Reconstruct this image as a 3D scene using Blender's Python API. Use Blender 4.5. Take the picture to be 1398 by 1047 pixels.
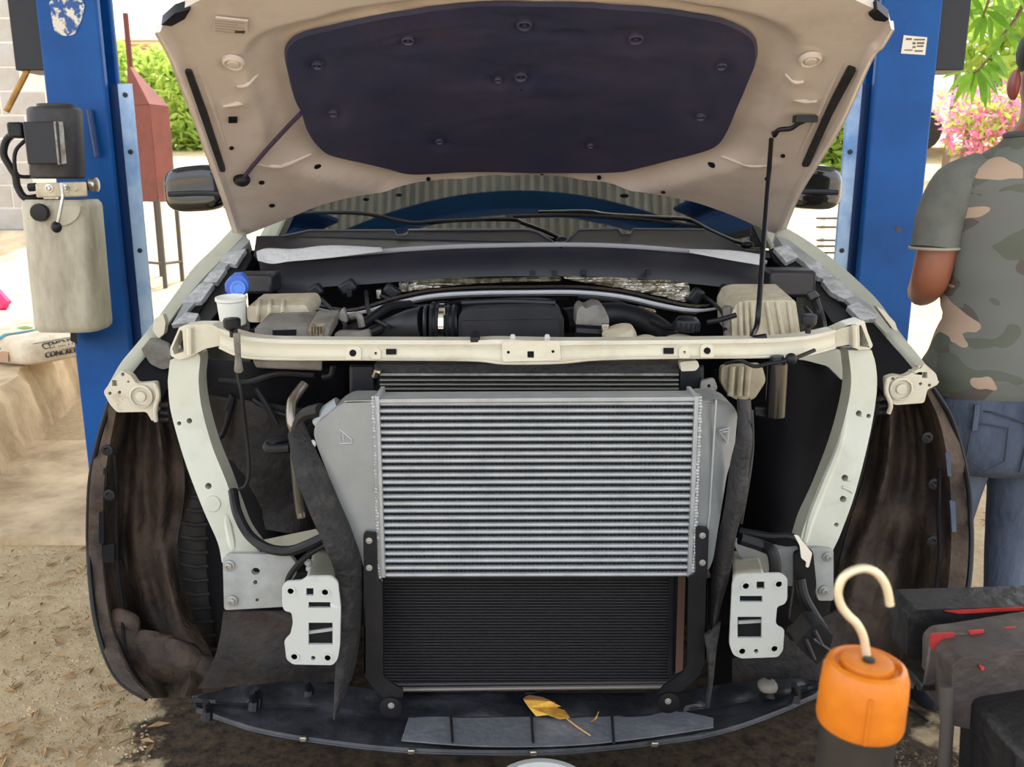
import bpy, bmesh, math, random
from mathutils import Vector, Matrix, noise
from mathutils.geometry import tessellate_polygon
random.seed(7)
S = bpy.context.scene
COL = S.collection
for o in list(bpy.data.objects): bpy.data.objects.remove(o)

# ------------------------------------------------------------------ camera
F, CX, CY = 1200.0, 699.0, 523.5
PITCH = math.radians(13.0)
CAM = Vector((0, 0, 1.35))
cd = bpy.data.cameras.new('camera'); cam = bpy.data.objects.new('camera', cd); COL.objects.link(cam)
cam.location = CAM; cam.rotation_euler = (math.pi/2 - PITCH, 0, 0)
cd.sensor_fit = 'HORIZONTAL'; cd.sensor_width = 36; cd.lens = 36*F/1398
cd.clip_start = 0.05; cd.clip_end = 300
cd.dof.use_dof = True; cd.dof.focus_distance = 1.75; cd.dof.aperture_fstop = 9
S.camera = cam

# ------------------------------------------------------------------ light
def lin(c): return tuple(((x/255)/12.92 if x/255 <= .04045 else ((x/255+.055)/1.055)**2.4) for x in c)
w = bpy.data.worlds.new('sky'); S.world = w; w.use_nodes = True
nt = w.node_tree; bg = nt.nodes['Background']
sky = nt.nodes.new('ShaderNodeTexSky'); sky.sky_type = 'NISHITA'; sky.sun_disc = False
sky.sun_elevation = math.radians(70); sky.sun_rotation = math.radians(25); sky.dust_density = 4.0; sky.ozone_density = .5
mx = nt.nodes.new('ShaderNodeMix'); mx.data_type = 'RGBA'; mx.inputs[0].default_value = .62
mx.inputs[7].default_value = (5.0, 5.05, 5.1, 1)
nt.links.new(sky.outputs[0], mx.inputs[6]); nt.links.new(mx.outputs[2], bg.inputs[0])
bg.inputs[1].default_value = 0.30
sd = bpy.data.lights.new('sun', 'SUN'); sun = bpy.data.objects.new('sun', sd); COL.objects.link(sun)
sd.energy = 4.4; sd.angle = math.radians(1.0); sd.color = (1, .96, .90)
sun.rotation_euler = (math.radians(-17), math.radians(12), 0)     # from behind the car and to the right
sun.location = (2, 8, 10)
vs = S.view_settings
vs.view_transform = 'Standard'; vs.look = 'None'; vs.gamma = 1; vs.use_curve_mapping = False
vs.exposure = 0.92

# ------------------------------------------------------------------ helpers
cp, sp = math.cos(PITCH), math.sin(PITCH)
def ray(u, v):
    a = (u-CX)/F; b = (CY-v)/F
    return Vector((a, cp + b*sp, -sp + b*cp))
def P(u, v, Y):
    d = ray(u, v); return CAM + d*(Y/d.y)
def Pz(u, v, z):
    d = ray(u, v); return CAM + d*((z-CAM.z)/d.z)
def mpp(Y, v=523):                       # metres per pixel at that distance
    d = ray(CX, v); return (Y/d.y)/F
def lerp(a, b, t): return a + (b-a)*t
def pw(x, xs, ys):
    if x <= xs[0]: return ys[0]
    for i in range(len(xs)-1):
        if x <= xs[i+1]: return lerp(ys[i], ys[i+1], (x-xs[i])/(xs[i+1]-xs[i]))
    return ys[-1]
def cat(pts, n=6, closed=False):
    pts = [Vector(p) for p in pts]; out = []; N = len(pts)
    for i in range(N if closed else N-1):
        p1, p2 = pts[i], pts[(i+1) % N]
        p0 = pts[(i-1) % N] if (closed or i > 0) else p1*2-p2
        p3 = pts[(i+2) % N] if (closed or i+2 < N) else p2*2-p1
        for k in range(n):
            t = k/n
            out.append(.5*((2*p1)+(p2-p0)*t+(2*p0-5*p1+4*p2-p3)*t*t+(3*p1-p0-3*p2+p3)*t**3))
    if not closed: out.append(pts[-1])
    return out
def rnd(pts, r, n=4):                    # round the corners of a 2-D outline
    out = []; N = len(pts)
    for i in range(N):
        p = Vector(pts[i][:2]); a = Vector(pts[i-1][:2]); b = Vector(pts[(i+1) % N][:2])
        da, db = (a-p), (b-p)
        rr = min(r, da.length*.45, db.length*.45)
        q0 = p+da.normalized()*rr; q1 = p+db.normalized()*rr
        for k in range(n+1):
            t = k/n; out.append(tuple(q0*(1-t)**2 + p*2*t*(1-t) + q1*t*t))
    return out
def circ(u, v, r, n=12, ry=None): return [(u+r*math.cos(2*math.pi*k/n), v+(ry or r)*math.sin(2*math.pi*k/n)) for k in range(n)]
def rect(a, b, c, d): return [(a, b), (c, b), (c, d), (a, d)]

class MB:
    def __init__(s): s.v = []; s.f = []
    def add(s, vs, fs):
        o = len(s.v); s.v += [Vector(x) for x in vs]; s.f += [tuple(i+o for i in f) for f in fs]; return s
    def box(s, c, d, rot=None):
        c = Vector(c); vs = []
        for x in (-.5, .5):
            for y in (-.5, .5):
                for z in (-.5, .5):
                    q = Vector((x*d[0], y*d[1], z*d[2]))
                    if rot is not None: q = rot @ q
                    vs.append(c+q)
        return s.add(vs, [(0,1,3,2),(4,6,7,5),(0,4,5,1),(2,3,7,6),(0,2,6,4),(1,5,7,3)])
    def hexa(s, a, b):                   # two quads joined
        return s.add(list(a)+list(b), [(3,2,1,0),(4,5,6,7),(0,1,5,4),(1,2,6,5),(2,3,7,6),(3,0,4,7)])
    def loft(s, rings, caps=True, closed=True):
        n = len(rings[0]); vs = [p for r in rings for p in r]; fs = []
        for i in range(len(rings)-1):
            for k in range(n if closed else n-1):
                fs.append((i*n+k, i*n+(k+1) % n, (i+1)*n+(k+1) % n, (i+1)*n+k))
        if caps and closed:
            fs.append(tuple(range(n-1, -1, -1))); fs.append(tuple((len(rings)-1)*n+k for k in range(n)))
        return s.add(vs, fs)
    def tube(s, path, r, seg=8, closed=False, flat=1.0):
        path = [Vector(p) for p in path]; N = len(path)
        if not hasattr(r, '__len__'): r = [r]*N
        elif len(r) != N: r = [pw(i/(N-1)*(len(r)-1), list(range(len(r))), r) for i in range(N)]
        rings = []; nrm = None
        for i in range(N):
            if closed: t = path[(i+1) % N]-path[i-1]
            else: t = path[min(i+1, N-1)]-path[max(i-1, 0)]
            t = t.normalized() if t.length > 0 else Vector((0, 0, 1))
            if nrm is None:
                nrm = t.orthogonal().normalized() if abs(t.y) > .9 else (Vector((0,1,0))-t*t.y).normalized()
            else: nrm = (nrm-t*nrm.dot(t)).normalized()
            b = t.cross(nrm)
            rings.append([path[i]+(nrm*math.cos(2*math.pi*k/seg)*flat+b*math.sin(2*math.pi*k/seg))*r[i] for k in range(seg)])
        if closed: rings.append(rings[0]); return s.loft(rings, False)
        return s.loft(rings)
    def lathe(s, prof, o, ax=(0,0,1), seg=20):      # prof: (radius, along)
        o = Vector(o); ax = Vector(ax).normalized(); a = ax.orthogonal().normalized(); b = ax.cross(a)
        rings = [[o+ax*h+(a*math.cos(2*math.pi*k/seg)+b*math.sin(2*math.pi*k/seg))*max(r, 1e-4) for k in range(seg)] for r, h in prof]
        return s.loft(rings)
    def poly(s, loops2, fn, ext):        # outline with holes; fn(u, v) -> point; ext: vector or fn
        loops2 = [[tuple(p[:2]) for p in l] for l in loops2]
        tri = tessellate_polygon([[Vector((p[0], p[1], 0)) for p in l] for l in loops2])
        flat = [p for l in loops2 for p in l]; n = len(flat)
        fr = [fn(*p) for p in flat]; bk = [q+Vector(ext) for q in fr]
        fs = [tuple(t) for t in tri]+[tuple(i+n for i in reversed(t)) for t in tri]
        o = 0
        for l in loops2:
            m = len(l)
            for k in range(m): fs.append((o+k, o+(k+1) % m, n+o+(k+1) % m, n+o+k))
            o += m
        return s.add(fr+bk, fs)
    def blob(s, c, rad, e=1.0, nu=16, nv=10, fn=None):
        c = Vector(c); rings = []
        sg = lambda x: math.copysign(abs(x)**e, x)
        for i in range(nv+1):
            a = -math.pi/2+math.pi*i/nv; ring = []
            ca = max(math.cos(a), .02)
            for k in range(nu):
                b = 2*math.pi*k/nu
                q = Vector((rad[0]*sg(ca)*sg(math.cos(b)), rad[1]*sg(ca)*sg(math.sin(b)), rad[2]*sg(math.sin(a))))
                if fn: q = fn(q)
                ring.append(c+q)
            rings.append(ring)
        return s.loft(rings)
    def grid(s, rows, th=None):          # open sheet, optional thickness vector
        n = len(rows[0]); m = len(rows); vs = [p for r in rows for p in r]
        fs = [(i*n+k, i*n+k+1, (i+1)*n+k+1, (i+1)*n+k) for i in range(m-1) for k in range(n-1)]
        if th is not None:
            th = Vector(th); N = n*m; vs2 = [Vector(p)+th for p in vs]
            f2 = [tuple(i+N for i in reversed(f)) for f in fs]
            bd = [k for k in range(n)]+[i*n+n-1 for i in range(1, m)]+[(m-1)*n+k for k in range(n-2, -1, -1)]+[i*n for i in range(m-2, 0, -1)]
            f3 = [(bd[k], bd[(k+1) % len(bd)], bd[(k+1) % len(bd)]+N, bd[k]+N) for k in range(len(bd))]
            return s.add(vs+vs2, fs+f2+f3)
        return s.add(vs, fs)
    def build(s, name, mat, par=None, loc=None, bevel=0, seg=2, ang=35, kind=None, label=None, smooth=True, sub=0):
        base = Vector((0, 0, 0)); q = par
        while q is not None: base += q.location; q = q.parent
        off = Vector(loc) if loc is not None else Vector((0, 0, 0))
        me = bpy.data.meshes.new(name); me.from_pydata([tuple(p-base-off) for p in s.v], [], s.f)
        bm = bmesh.new(); bm.from_mesh(me); bmesh.ops.recalc_face_normals(bm, faces=bm.faces); bm.to_mesh(me); bm.free()
        if smooth:
            for p in me.polygons: p.use_smooth = True
            me.set_sharp_from_angle(angle=math.radians(ang))
        me.materials.append(mat)
        o = bpy.data.objects.new(name, me); COL.objects.link(o); o.location = off
        if par is not None: o.parent = par
        if bevel:
            b = o.modifiers.new('bevel', 'BEVEL'); b.width = bevel; b.segments = seg; b.limit_method = 'ANGLE'; b.angle_limit = math.radians(40); b.harden_normals = False
        if sub:
            d = o.modifiers.new('sub', 'SUBSURF'); d.levels = sub; d.render_levels = sub
        if kind: o['kind'] = kind
        if label: o['label'] = label
        return o

def tag(o, label, cat_, group=None):
    o['label'] = label; o['category'] = cat_
    if group: o['group'] = group
    return o
def thing(name, loc, label, cat_, group=None):
    o = bpy.data.objects.new(name, None); COL.objects.link(o); o.location = loc; o.empty_display_size = .1
    return tag(o, label, cat_, group)
def dup(o, delta, par=None):
    c = o.copy(); COL.objects.link(c); c.location = o.location+Vector(delta); c.parent = par or o.parent; return c

def M(name, col, rough=.5, metal=0., col2=None, scale=8., mix=(.4, .65), bump=0., bscale=80., spec=.5, coat=0., detail=5, stretch=None, trans=0):
    m = bpy.data.materials.new(name); m.use_nodes = True; t = m.node_tree; b = t.nodes['Principled BSDF']
    b.inputs['Base Color'].default_value = (*lin(col), 1); b.inputs['Roughness'].default_value = rough; b.inputs['Metallic'].default_value = metal
    b.inputs['Specular IOR Level'].default_value = spec
    if coat: b.inputs['Coat Weight'].default_value = coat; b.inputs['Coat Roughness'].default_value = .08
    if trans: b.inputs['Transmission Weight'].default_value = trans
    tc = t.nodes.new('ShaderNodeTexCoord'); src = tc.outputs['Object']
    if stretch:
        mp = t.nodes.new('ShaderNodeMapping'); mp.inputs['Scale'].default_value = stretch; t.links.new(src, mp.inputs[0]); src = mp.outputs[0]
    if col2:
        n = t.nodes.new('ShaderNodeTexNoise'); n.inputs['Scale'].default_value = scale; n.inputs['Detail'].default_value = detail; n.inputs['Roughness'].default_value = .65
        r = t.nodes.new('ShaderNodeValToRGB'); r.color_ramp.elements[0].position = mix[0]; r.color_ramp.elements[1].position = mix[1]
        r.color_ramp.elements[0].color = (*lin(col), 1); r.color_ramp.elements[1].color = (*lin(col2), 1)
        t.links.new(src, n.inputs['Vector']); t.links.new(n.outputs[0], r.inputs[0]); t.links.new(r.outputs[0], b.inputs['Base Color'])
    if bump:
        n2 = t.nodes.new('ShaderNodeTexNoise'); n2.inputs['Scale'].default_value = bscale; n2.inputs['Detail'].default_value = 4
        bp = t.nodes.new('ShaderNodeBump'); bp.inputs['Strength'].default_value = bump; bp.inputs['Distance'].default_value = .01
        t.links.new(src, n2.inputs['Vector']); t.links.new(n2.outputs[0], bp.inputs['Height']); t.links.new(bp.outputs[0], b.inputs['Normal'])
    return m

mat = {}
mat['cream'] = M('cream_paint', (200,196,178), .34, col2=(180,172,150), scale=9, mix=(.5,.75), coat=.3)
mat['white'] = M('white_paint', (188,189,174), .34, col2=(170,170,152), scale=10, mix=(.5,.8), coat=.3)
mat['plate'] = M('plate_paint', (182,186,182), .42, col2=(166,168,160), scale=14, mix=(.55,.8))
mat['greyplate'] = M('grey_plate', (160,164,164), .42, col2=(140,142,140), scale=12)
mat['hood'] = M('hood_paint', (206,194,187), .36, col2=(182,168,159), scale=5, mix=(.5,.8), coat=.2)
mat['pad'] = M('insulation_felt', (48,52,80), .5, col2=(64,60,84), scale=4, bump=.12, bscale=300, spec=.5)
mat['rubber'] = M('black_rubber', (24,23,26), .55, col2=(42,40,41), scale=25, bump=.3, bscale=120)
mat['flap'] = M('dusty_rubber', (25,25,27), .7, col2=(66,63,60), scale=34, mix=(.48,.85), bump=.5, bscale=90)
mat['black'] = M('black_plastic', (15,17,23), .42, col2=(27,28,33), scale=12, spec=.3)
mat['gloss'] = M('glossy_black', (14,14,17), .12, coat=.6)
mat['cowl'] = M('cowl_plastic', (32,33,40), .42, col2=(44,44,49), scale=6, mix=(.45,.8))
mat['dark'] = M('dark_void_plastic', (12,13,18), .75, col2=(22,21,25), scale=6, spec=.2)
mat['engine'] = M('engine_plastic', (23,25,31), .42, col2=(35,36,41), scale=14, spec=.4)
mat['hose'] = M('hose_rubber', (18,19,23), .5, spec=.35)
mat['splash'] = M('dirty_splash', (24,23,25), .75, col2=(50,42,38), scale=6, bump=.8, bscale=40)
mat['liner'] = M('muddy_liner', (44,39,38), .75, col2=(94,78,64), scale=7, mix=(.36,.74), bump=.9, bscale=40, spec=.35, detail=8)
mat['mud'] = M('mud_crust', (66,54,46), .85, col2=(98,80,64), scale=14, bump=.8, bscale=60)
mat['alu'] = M('silver_tank', (142,147,150), .42, .45, col2=(128,133,136), scale=6)
mat['bar'] = M('aluminium_bar', (168,172,175), .42, .4, col2=(154,158,161), scale=20)
mat['fin'] = M('dark_fin', (20,22,26), .6, 0)
mat['condenser'] = M('condenser_fins', (17,18,24), .55, 0, col2=(28,27,31), scale=30, spec=.3)
mat['condline'] = M('condenser_tube', (46,45,49), .5, .2)
mat['steel'] = M('bare_steel', (190,188,180), .3, .9, col2=(150,140,125), scale=30)
mat['bolt'] = M('bolt_steel', (160,162,160), .35, .5)
mat['chrome'] = M('bright_chrome', (235,235,235), .12, 1)
mat['foil'] = M('heat_foil', (215,210,198), .28, .9, col2=(150,135,105), scale=30, bump=1.0, bscale=50)
mat['flange'] = M('flange_paint', (196,198,200), .4, col2=(150,150,152), scale=40)
mat['bracket'] = M('dirty_white_bracket', (196,190,172), .5, col2=(146,124,98), scale=22, mix=(.55,.8))
mat['beige'] = M('old_white_plastic', (196,186,162), .5, col2=(150,138,112), scale=18, mix=(.4,.8))
mat['grey_plastic'] = M('grey_plastic', (128,124,118), .55, col2=(96,90,82), scale=16)
mat['capblue'] = M('blue_cap', (50,96,190), .35)
mat['shield'] = M('splash_shield', (26,28,34), .45, col2=(72,74,80), scale=9, mix=(.45,.9), bump=.25, bscale=60)
mat['glass'] = M('windscreen_glass', (8,10,14), .02, spec=.5); mat['glass'].node_tree.nodes['Principled BSDF'].inputs['IOR'].default_value = 2.1
mat['tyre'] = M('tyre_rubber', (26,25,25), .8, col2=(44,40,36), scale=20)
mat['yellow'] = M('dry_leaf', (226,180,70), .6, col2=(180,120,50), scale=40)
mat['brownleaf'] = M('brown_leaf', (140,95,58), .7)
mat['blue'] = M('lift_blue', (8,82,156), .45, col2=(5,68,134), scale=3, spec=.25)
mat['blue_lit'] = M('lift_blue_lit', (176,204,236), .4, col2=(90,140,204), scale=4, mix=(.42,.7))  # flange blue with the outdoor light put into its colour
mat['blue_dark'] = M('lift_blue_dark', (10,52,106), .45)
mat['charcoal'] = M('charcoal_steel', (36,37,44), .5, spec=.35)
mat['motor'] = M('motor_black', (40,39,41), .5, col2=(70,68,66), scale=26, mix=(.5,.8))
mat['tank'] = M('dirty_tank', (184,178,160), .5, col2=(118,106,88), scale=7, mix=(.4,.8), stretch=(1.6,1.6,.5))
mat['label'] = M('label_paper', (222,216,200), .6)
mat['labeltext'] = M('label_ink', (92,84,76), .6)
mat['print'] = M('dark_print', (70,60,52), .7)
mat['rust'] = M('rusty_red', (108,50,37), .7, col2=(88,42,32), scale=6)
mat['steelrod'] = M('rod_dark', (70,64,60), .6)
mat['mustard'] = M('mustard_paint', (186,140,52), .5, col2=(140,98,44), scale=30)
mat['block'] = M('concrete_block', (168,168,166), .85, col2=(160,156,150), scale=6, bump=.6, bscale=40)
mat['mortar'] = M('mortar', (206,202,194), .9)
mat['concrete'] = M('concrete', (212,190,156), .92, col2=(152,128,98), scale=3.0, mix=(.36,.68), bump=1.0, bscale=22, detail=9)
mat['corr'] = M('corrugated_steel', (196,212,226), .45, 0, col2=(172,188,202), scale=2)
mat['bag'] = M('paper_bag', (226,214,192), .8, col2=(204,186,158), scale=10, bump=.3, bscale=20)
mat['bagblue'] = M('bag_print_teal', (60,140,150), .8)
mat['bagred'] = M('bag_print_red', (170,60,44), .8)
mat['bagend'] = M('bag_kraft', (176,140,112), .85)
mat['pink'] = M('pink_cloth', (205,50,110), .7)
mat['green'] = M('leaf_green', (96,140,44), .5, col2=(150,180,70), scale=6, spec=.3)
mat['mango'] = M('mango_leaf', (92,142,36), .38, col2=(138,182,66), scale=5)
mat['hedge'] = M('hedge_leaf', (196,216,110), .6, col2=(130,164,64), scale=2.0)
mat['petal'] = M('pink_petal', (232,120,180), .6, col2=(240,170,205), scale=5)
mat['bark'] = M('bark', (120,100,80), .9)
mat['skin'] = M('skin', (126,74,52), .5, col2=(142,86,62), scale=6)
mat['denim'] = M('denim', (54,64,84), .85, col2=(90,100,116), scale=6, mix=(.35,.75), bump=.5, bscale=60, stretch=(1,1,.5))
mat['stitch'] = M('denim_stitch', (52,58,72), .9)
mat['orange'] = M('orange_plastic', (216,124,14), .36, col2=(184,98,12), scale=12)
mat['lampgrip'] = M('lamp_grip', (34,31,30), .45, col2=(44,40,38), scale=20)
mat['hook'] = M('hook_wire', (222,206,176), .35, .4)
mat['viseblack'] = M('vise_black', (20,19,21), .5, col2=(42,39,38), scale=24, mix=(.5,.8), bump=.4, bscale=60)
mat['visered'] = M('vise_worn', (58,52,50), .5, col2=(88,79,74), scale=14, mix=(.45,.75), bump=.3, bscale=60)
mat['flake'] = M('vise_red_paint', (190,52,48), .45, col2=(150,44,42), scale=30)
mat['enamel'] = M('white_enamel', (236,236,230), .3)
mat['housewall'] = M('house_wall', (244,240,232), .8)
mat['tan'] = M('tan_board', (196,160,104), .7)
mat['carwhite'] = M('parked_white', (232,234,234), .3)
mat['hair'] = M('hair', (26,22,20), .7)
mat['gravel'] = M('gravel_chips', (196,172,134), .9, col2=(140,116,86), scale=5)
mat['litter'] = M('leaf_litter', (176,142,96), .85, col2=(120,90,58), scale=9)

def translucent(m, amt):
    t = m.node_tree; b = t.nodes['Principled BSDF']; o = t.nodes['Material Output']
    tr = t.nodes.new('ShaderNodeBsdfTranslucent'); mx_ = t.nodes.new('ShaderNodeMixShader'); mx_.inputs[0].default_value = amt
    l = b.inputs['Base Color'].links
    if l: t.links.new(l[0].from_socket, tr.inputs[0])
    else: tr.inputs[0].default_value = b.inputs['Base Color'].default_value
    t.links.new(b.outputs[0], mx_.inputs[1]); t.links.new(tr.outputs[0], mx_.inputs[2]); t.links.new(mx_.outputs[0], o.inputs[0])
for k_ in ('mango', 'hedge', 'petal'): translucent(mat[k_], .5)
# camouflage cloth
def camo():
    m = M('camouflage_cloth', (104,106,96), .85); t = m.node_tree; b = t.nodes['Principled BSDF']
    tc = t.nodes.new('ShaderNodeTexCoord'); prev = None
    for i, (sc, th, off, c) in enumerate([((4.5,4.5,7.5), .52, 0, (84,76,72)), ((5,5,9), .56, 5.3, (84,88,78)), ((4.6,4.6,9), .60, 11.7, (164,142,124))]):
        mp = t.nodes.new('ShaderNodeMapping'); mp.inputs['Scale'].default_value = sc; mp.inputs['Location'].default_value = (off, off*.7, off*1.3)
        n = t.nodes.new('ShaderNodeTexNoise'); n.inputs['Scale'].default_value = 1.25; n.inputs['Detail'].default_value = 1.6; n.inputs['Distortion'].default_value = .5
        g = t.nodes.new('ShaderNodeMath'); g.operation = 'GREATER_THAN'; g.inputs[1].default_value = th
        mxn = t.nodes.new('ShaderNodeMix'); mxn.data_type = 'RGBA'
        t.links.new(tc.outputs['Object'], mp.inputs[0]); t.links.new(mp.outputs[0], n.inputs['Vector']); t.links.new(n.outputs[0], g.inputs[0]); t.links.new(g.outputs[0], mxn.inputs[0])
        if prev: t.links.new(prev, mxn.inputs[6])
        else: mxn.inputs[6].default_value = (*lin((98,100,96)), 1)
        mxn.inputs[7].default_value = (*lin(c), 1); prev = mxn.outputs[2]
    t.links.new(prev, b.inputs['Base Color']); return m
mat['camo'] = camo()

# bare ground: pale dust, darkened by old oil and painted-in shadow around the car's nose
def ground_mat():
    m = M('dusty_ground', (200,178,142), .95); t = m.node_tree; b = t.nodes['Principled BSDF']; L = t.links.new
    b.inputs['Specular IOR Level'].default_value = .2
    tc = t.nodes.new('ShaderNodeTexCoord'); src = tc.outputs['Object']
    def nz(scale, detail=6, rough=.65):
        n = t.nodes.new('ShaderNodeTexNoise'); n.inputs['Scale'].default_value = scale; n.inputs['Detail'].default_value = detail; n.inputs['Roughness'].default_value = rough
        L(src, n.inputs['Vector']); return n
    n1 = nz(3); n2 = nz(30, 8, .7)
    r = t.nodes.new('ShaderNodeValToRGB'); e = r.color_ramp.elements
    e[0].position = .3; e[0].color = (*lin((174,148,110)), 1); e[1].position = .7; e[1].color = (*lin((238,217,180)), 1)
    ad = t.nodes.new('ShaderNodeMix'); ad.data_type = 'FLOAT'; ad.inputs[0].default_value = .55
    L(n1.outputs[0], ad.inputs[2]); L(n2.outputs[0], ad.inputs[3]); L(ad.outputs[0], r.inputs[0])
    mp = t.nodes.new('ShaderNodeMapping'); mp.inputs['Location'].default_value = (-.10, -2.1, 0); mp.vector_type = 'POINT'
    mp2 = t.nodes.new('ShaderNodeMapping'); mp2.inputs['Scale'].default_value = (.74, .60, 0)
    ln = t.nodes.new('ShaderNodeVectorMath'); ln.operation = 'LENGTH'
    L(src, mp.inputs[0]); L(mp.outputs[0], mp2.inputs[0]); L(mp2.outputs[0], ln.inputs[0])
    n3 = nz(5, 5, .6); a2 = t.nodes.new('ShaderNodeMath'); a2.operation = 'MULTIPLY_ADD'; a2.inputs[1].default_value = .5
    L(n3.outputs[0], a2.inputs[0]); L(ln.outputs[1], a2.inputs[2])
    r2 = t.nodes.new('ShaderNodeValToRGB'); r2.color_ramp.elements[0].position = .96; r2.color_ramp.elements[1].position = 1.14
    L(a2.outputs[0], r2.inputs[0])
    stain_shade = t.nodes.new('ShaderNodeValToRGB'); stain_shade.color_ramp.elements[0].position = .35; stain_shade.color_ramp.elements[0].color = (*lin((44,38,34)), 1); stain_shade.color_ramp.elements[1].position = .7; stain_shade.color_ramp.elements[1].color = (*lin((112,95,74)), 1)
    L(n2.outputs[0], stain_shade.inputs[0])
    mxn = t.nodes.new('ShaderNodeMix'); mxn.data_type = 'RGBA'; L(r2.outputs[0], mxn.inputs[0]); L(stain_shade.outputs[0], mxn.inputs[6]); L(r.outputs[0], mxn.inputs[7])
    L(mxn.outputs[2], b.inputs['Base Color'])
    n4 = nz(55, 10, .75); bp = t.nodes.new('ShaderNodeBump'); bp.inputs['Strength'].default_value = .8; bp.inputs['Distance'].default_value = .03
    L(n4.outputs[0], bp.inputs['Height']); L(bp.outputs[0], b.inputs['Normal'])
    return m
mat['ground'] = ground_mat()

def pl(name, mt, par, pts, Y, th, holes=(), r=0, bevel=0, seg=2, label=None, fn=None):
    f = fn or ((lambda u, v: P(u, v, Y(u, v))) if callable(Y) else (lambda u, v: P(u, v, Y)))
    m = MB().poly([rnd(pts, r) if r else pts]+list(holes), f, (0, th, 0) if not hasattr(th, '__len__') else th)
    return m.build(name, mt, par, bevel=bevel, seg=seg, label=label)
def tb(name, mt, par, pts, r, seg=8, n=6, flat=1.0, label=None):
    return MB().tube(cat([P(*p) for p in pts], n), r, seg, flat=flat).build(name, mt, par, label=label)
def bolt(par, u, v, Y, rpx, name='bolt', mt=None, axis=(0,-1,0)):
    r = rpx*mpp(Y, v); o = P(u, v, Y)
    return MB().lathe([(r*1.0, 0), (r*1.0, r*.2), (r*.62, r*.25), (r*.6, r*.7), (r*.35, r*.75), (r*.3, r*.45)], o, axis, 12).build(name, mt or mat['bolt'], par)

# ================================================================== SETTING
def gz(Y): return pw(Y, [6, 8.5, 17, 26, 60], [0, .3, 1.95, 2.6, 3.2])
rows = []
ys = [-14, -6, -2, 0, 1, 2, 3, 4, 5, 6, 7, 8, 9, 10, 11, 12, 13, 14, 15, 16, 17, 20, 26, 40, 60]
for Y in ys:
    rows.append([Vector((x, Y, gz(Y))) for x in [-40+2*k for k in range(41)]])
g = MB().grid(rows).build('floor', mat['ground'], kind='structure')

# corrugated roof over the bay, open on all sides
prof = []
x = -4.6
while x < 4.6:
    prof += [(x, 0), (x+.035, 0), (x+.047, .035), (x+.083, .035)]; x += .095
m = MB()
for a, b in zip(prof[:-1], prof[1:]):
    m.add([(a[0], -.9, 4.05+a[1]), (b[0], -.9, 4.05+b[1]), (b[0], 7.2, 4.5+b[1]), (a[0], 7.2, 4.5+a[1])], [(0,1,2,3)])
m.build('ceiling', mat['corr'], kind='structure', smooth=False)

# concrete platform on the left, apron slab, ramp and block wall
A0 = Pz(0, 640, 0); A1 = Pz(105, 535, 0)
ed = (A1-A0).normalized()
q0 = A0-ed*.9; q1 = A1+ed*3.2
m = MB(); top = .34
N = 110; r0 = []; r1 = []; r2 = []; r3 = []
for i in range(N+1):
    q = q0.lerp(q1, i/N); j = noise.noise(Vector((i*.17, 3, 0)))*.05+noise.noise(Vector((i*.6, 8, 0)))*.03+noise.noise(Vector((i*1.7, 1, 0)))*.015
    r0.append(Vector((q.x+.06+j*.6, q.y, 0))); r1.append(Vector((q.x+j, q.y, top*.8+j*.8))); r2.append(Vector((q.x-.05+j, q.y, top))); r3.append(Vector((-9, q.y, top)))
m.grid([r0, r1, r2, r3])
m.add([r0[0], r1[0], r2[0], r3[0], Vector((-9, r0[0].y, 0))], [(0,1,2,3,4)])
m.add([r2[-1], r3[-1], Vector((-9, 10.0, .8)), Vector((-4.6, 10.0, .8)), r0[-1]], [(0,1,2,3), (0,3,4)])
m.build('trim_platform', mat['concrete'], kind='structure')
B0 = Pz(0, 731, .03); B1 = Pz(128, 733, .03)
m = MB().add([(-6, B0.y, .03), (-1.15, B1.y, .03), (-1.15, 4.4, .03), (-6, 4.4, .03), (-6, B0.y-.01, 0), (-1.15, B1.y-.01, 0)], [(0,1,2,3), (4,5,1,0)])
m.build('trim_slab', mat['concrete'], kind='structure')
wl = MB().box((-7.4, 10.16, 2.45), (5.0, .18, 3.4)).build('wall_left', mat['mortar'], kind='structure')
brick = None
bh, bl = .25, .5
for c in range(13):
    for k in range(10):
        xx = -9.6+k*bl-(.25 if c % 2 else 0)
        if xx+bl/2 > -4.88 or xx < -9.6: continue
        if brick is None:
            brick = MB().box((0, 0, 0), (bl-.016, .12, bh-.016)).build('brick', mat['block'], wl, bevel=.006, seg=1)
            brick.location = (xx, 10.124, .8+bh*(c+.5)); continue
        dup(brick, (0, 0, 0)).location = (xx+random.uniform(-.004, .004), 10.124+random.uniform(-.004, .003), .8+bh*(c+.5))

# far house with an eave over the hedge, left
h = thing('house', (-7.5, 24, 2.4), 'pale far house with tan eave boards above the left hedge', 'house')
MB().box((-8.5, 26, 3.3), (8, 3, 2.7)).build('house_wall', mat['housewall'], h)
for i in range(3):
    p = P(190, 62+8*i, 23.2-.25*i); MB().box((p.x-2.5, p.y, p.z), (6.2, .2, .05)).build('eave_board', mat['tan'], h)
MB().add([(-12, 22.9, 4.72), (-4.4, 22.9, 4.72), (-4.4, 28, 4.8), (-12, 28, 4.8), (-12, 22.9, 4.80), (-4.4, 22.9, 4.80), (-4.4, 28, 4.88), (-12, 28, 4.88)], [(0,1,2,3), (4,5,6,7), (0,1,5,4), (1,2,6,5), (2,3,7,6), (3,0,4,7)]).build('roof', mat['housewall'], h)

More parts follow.
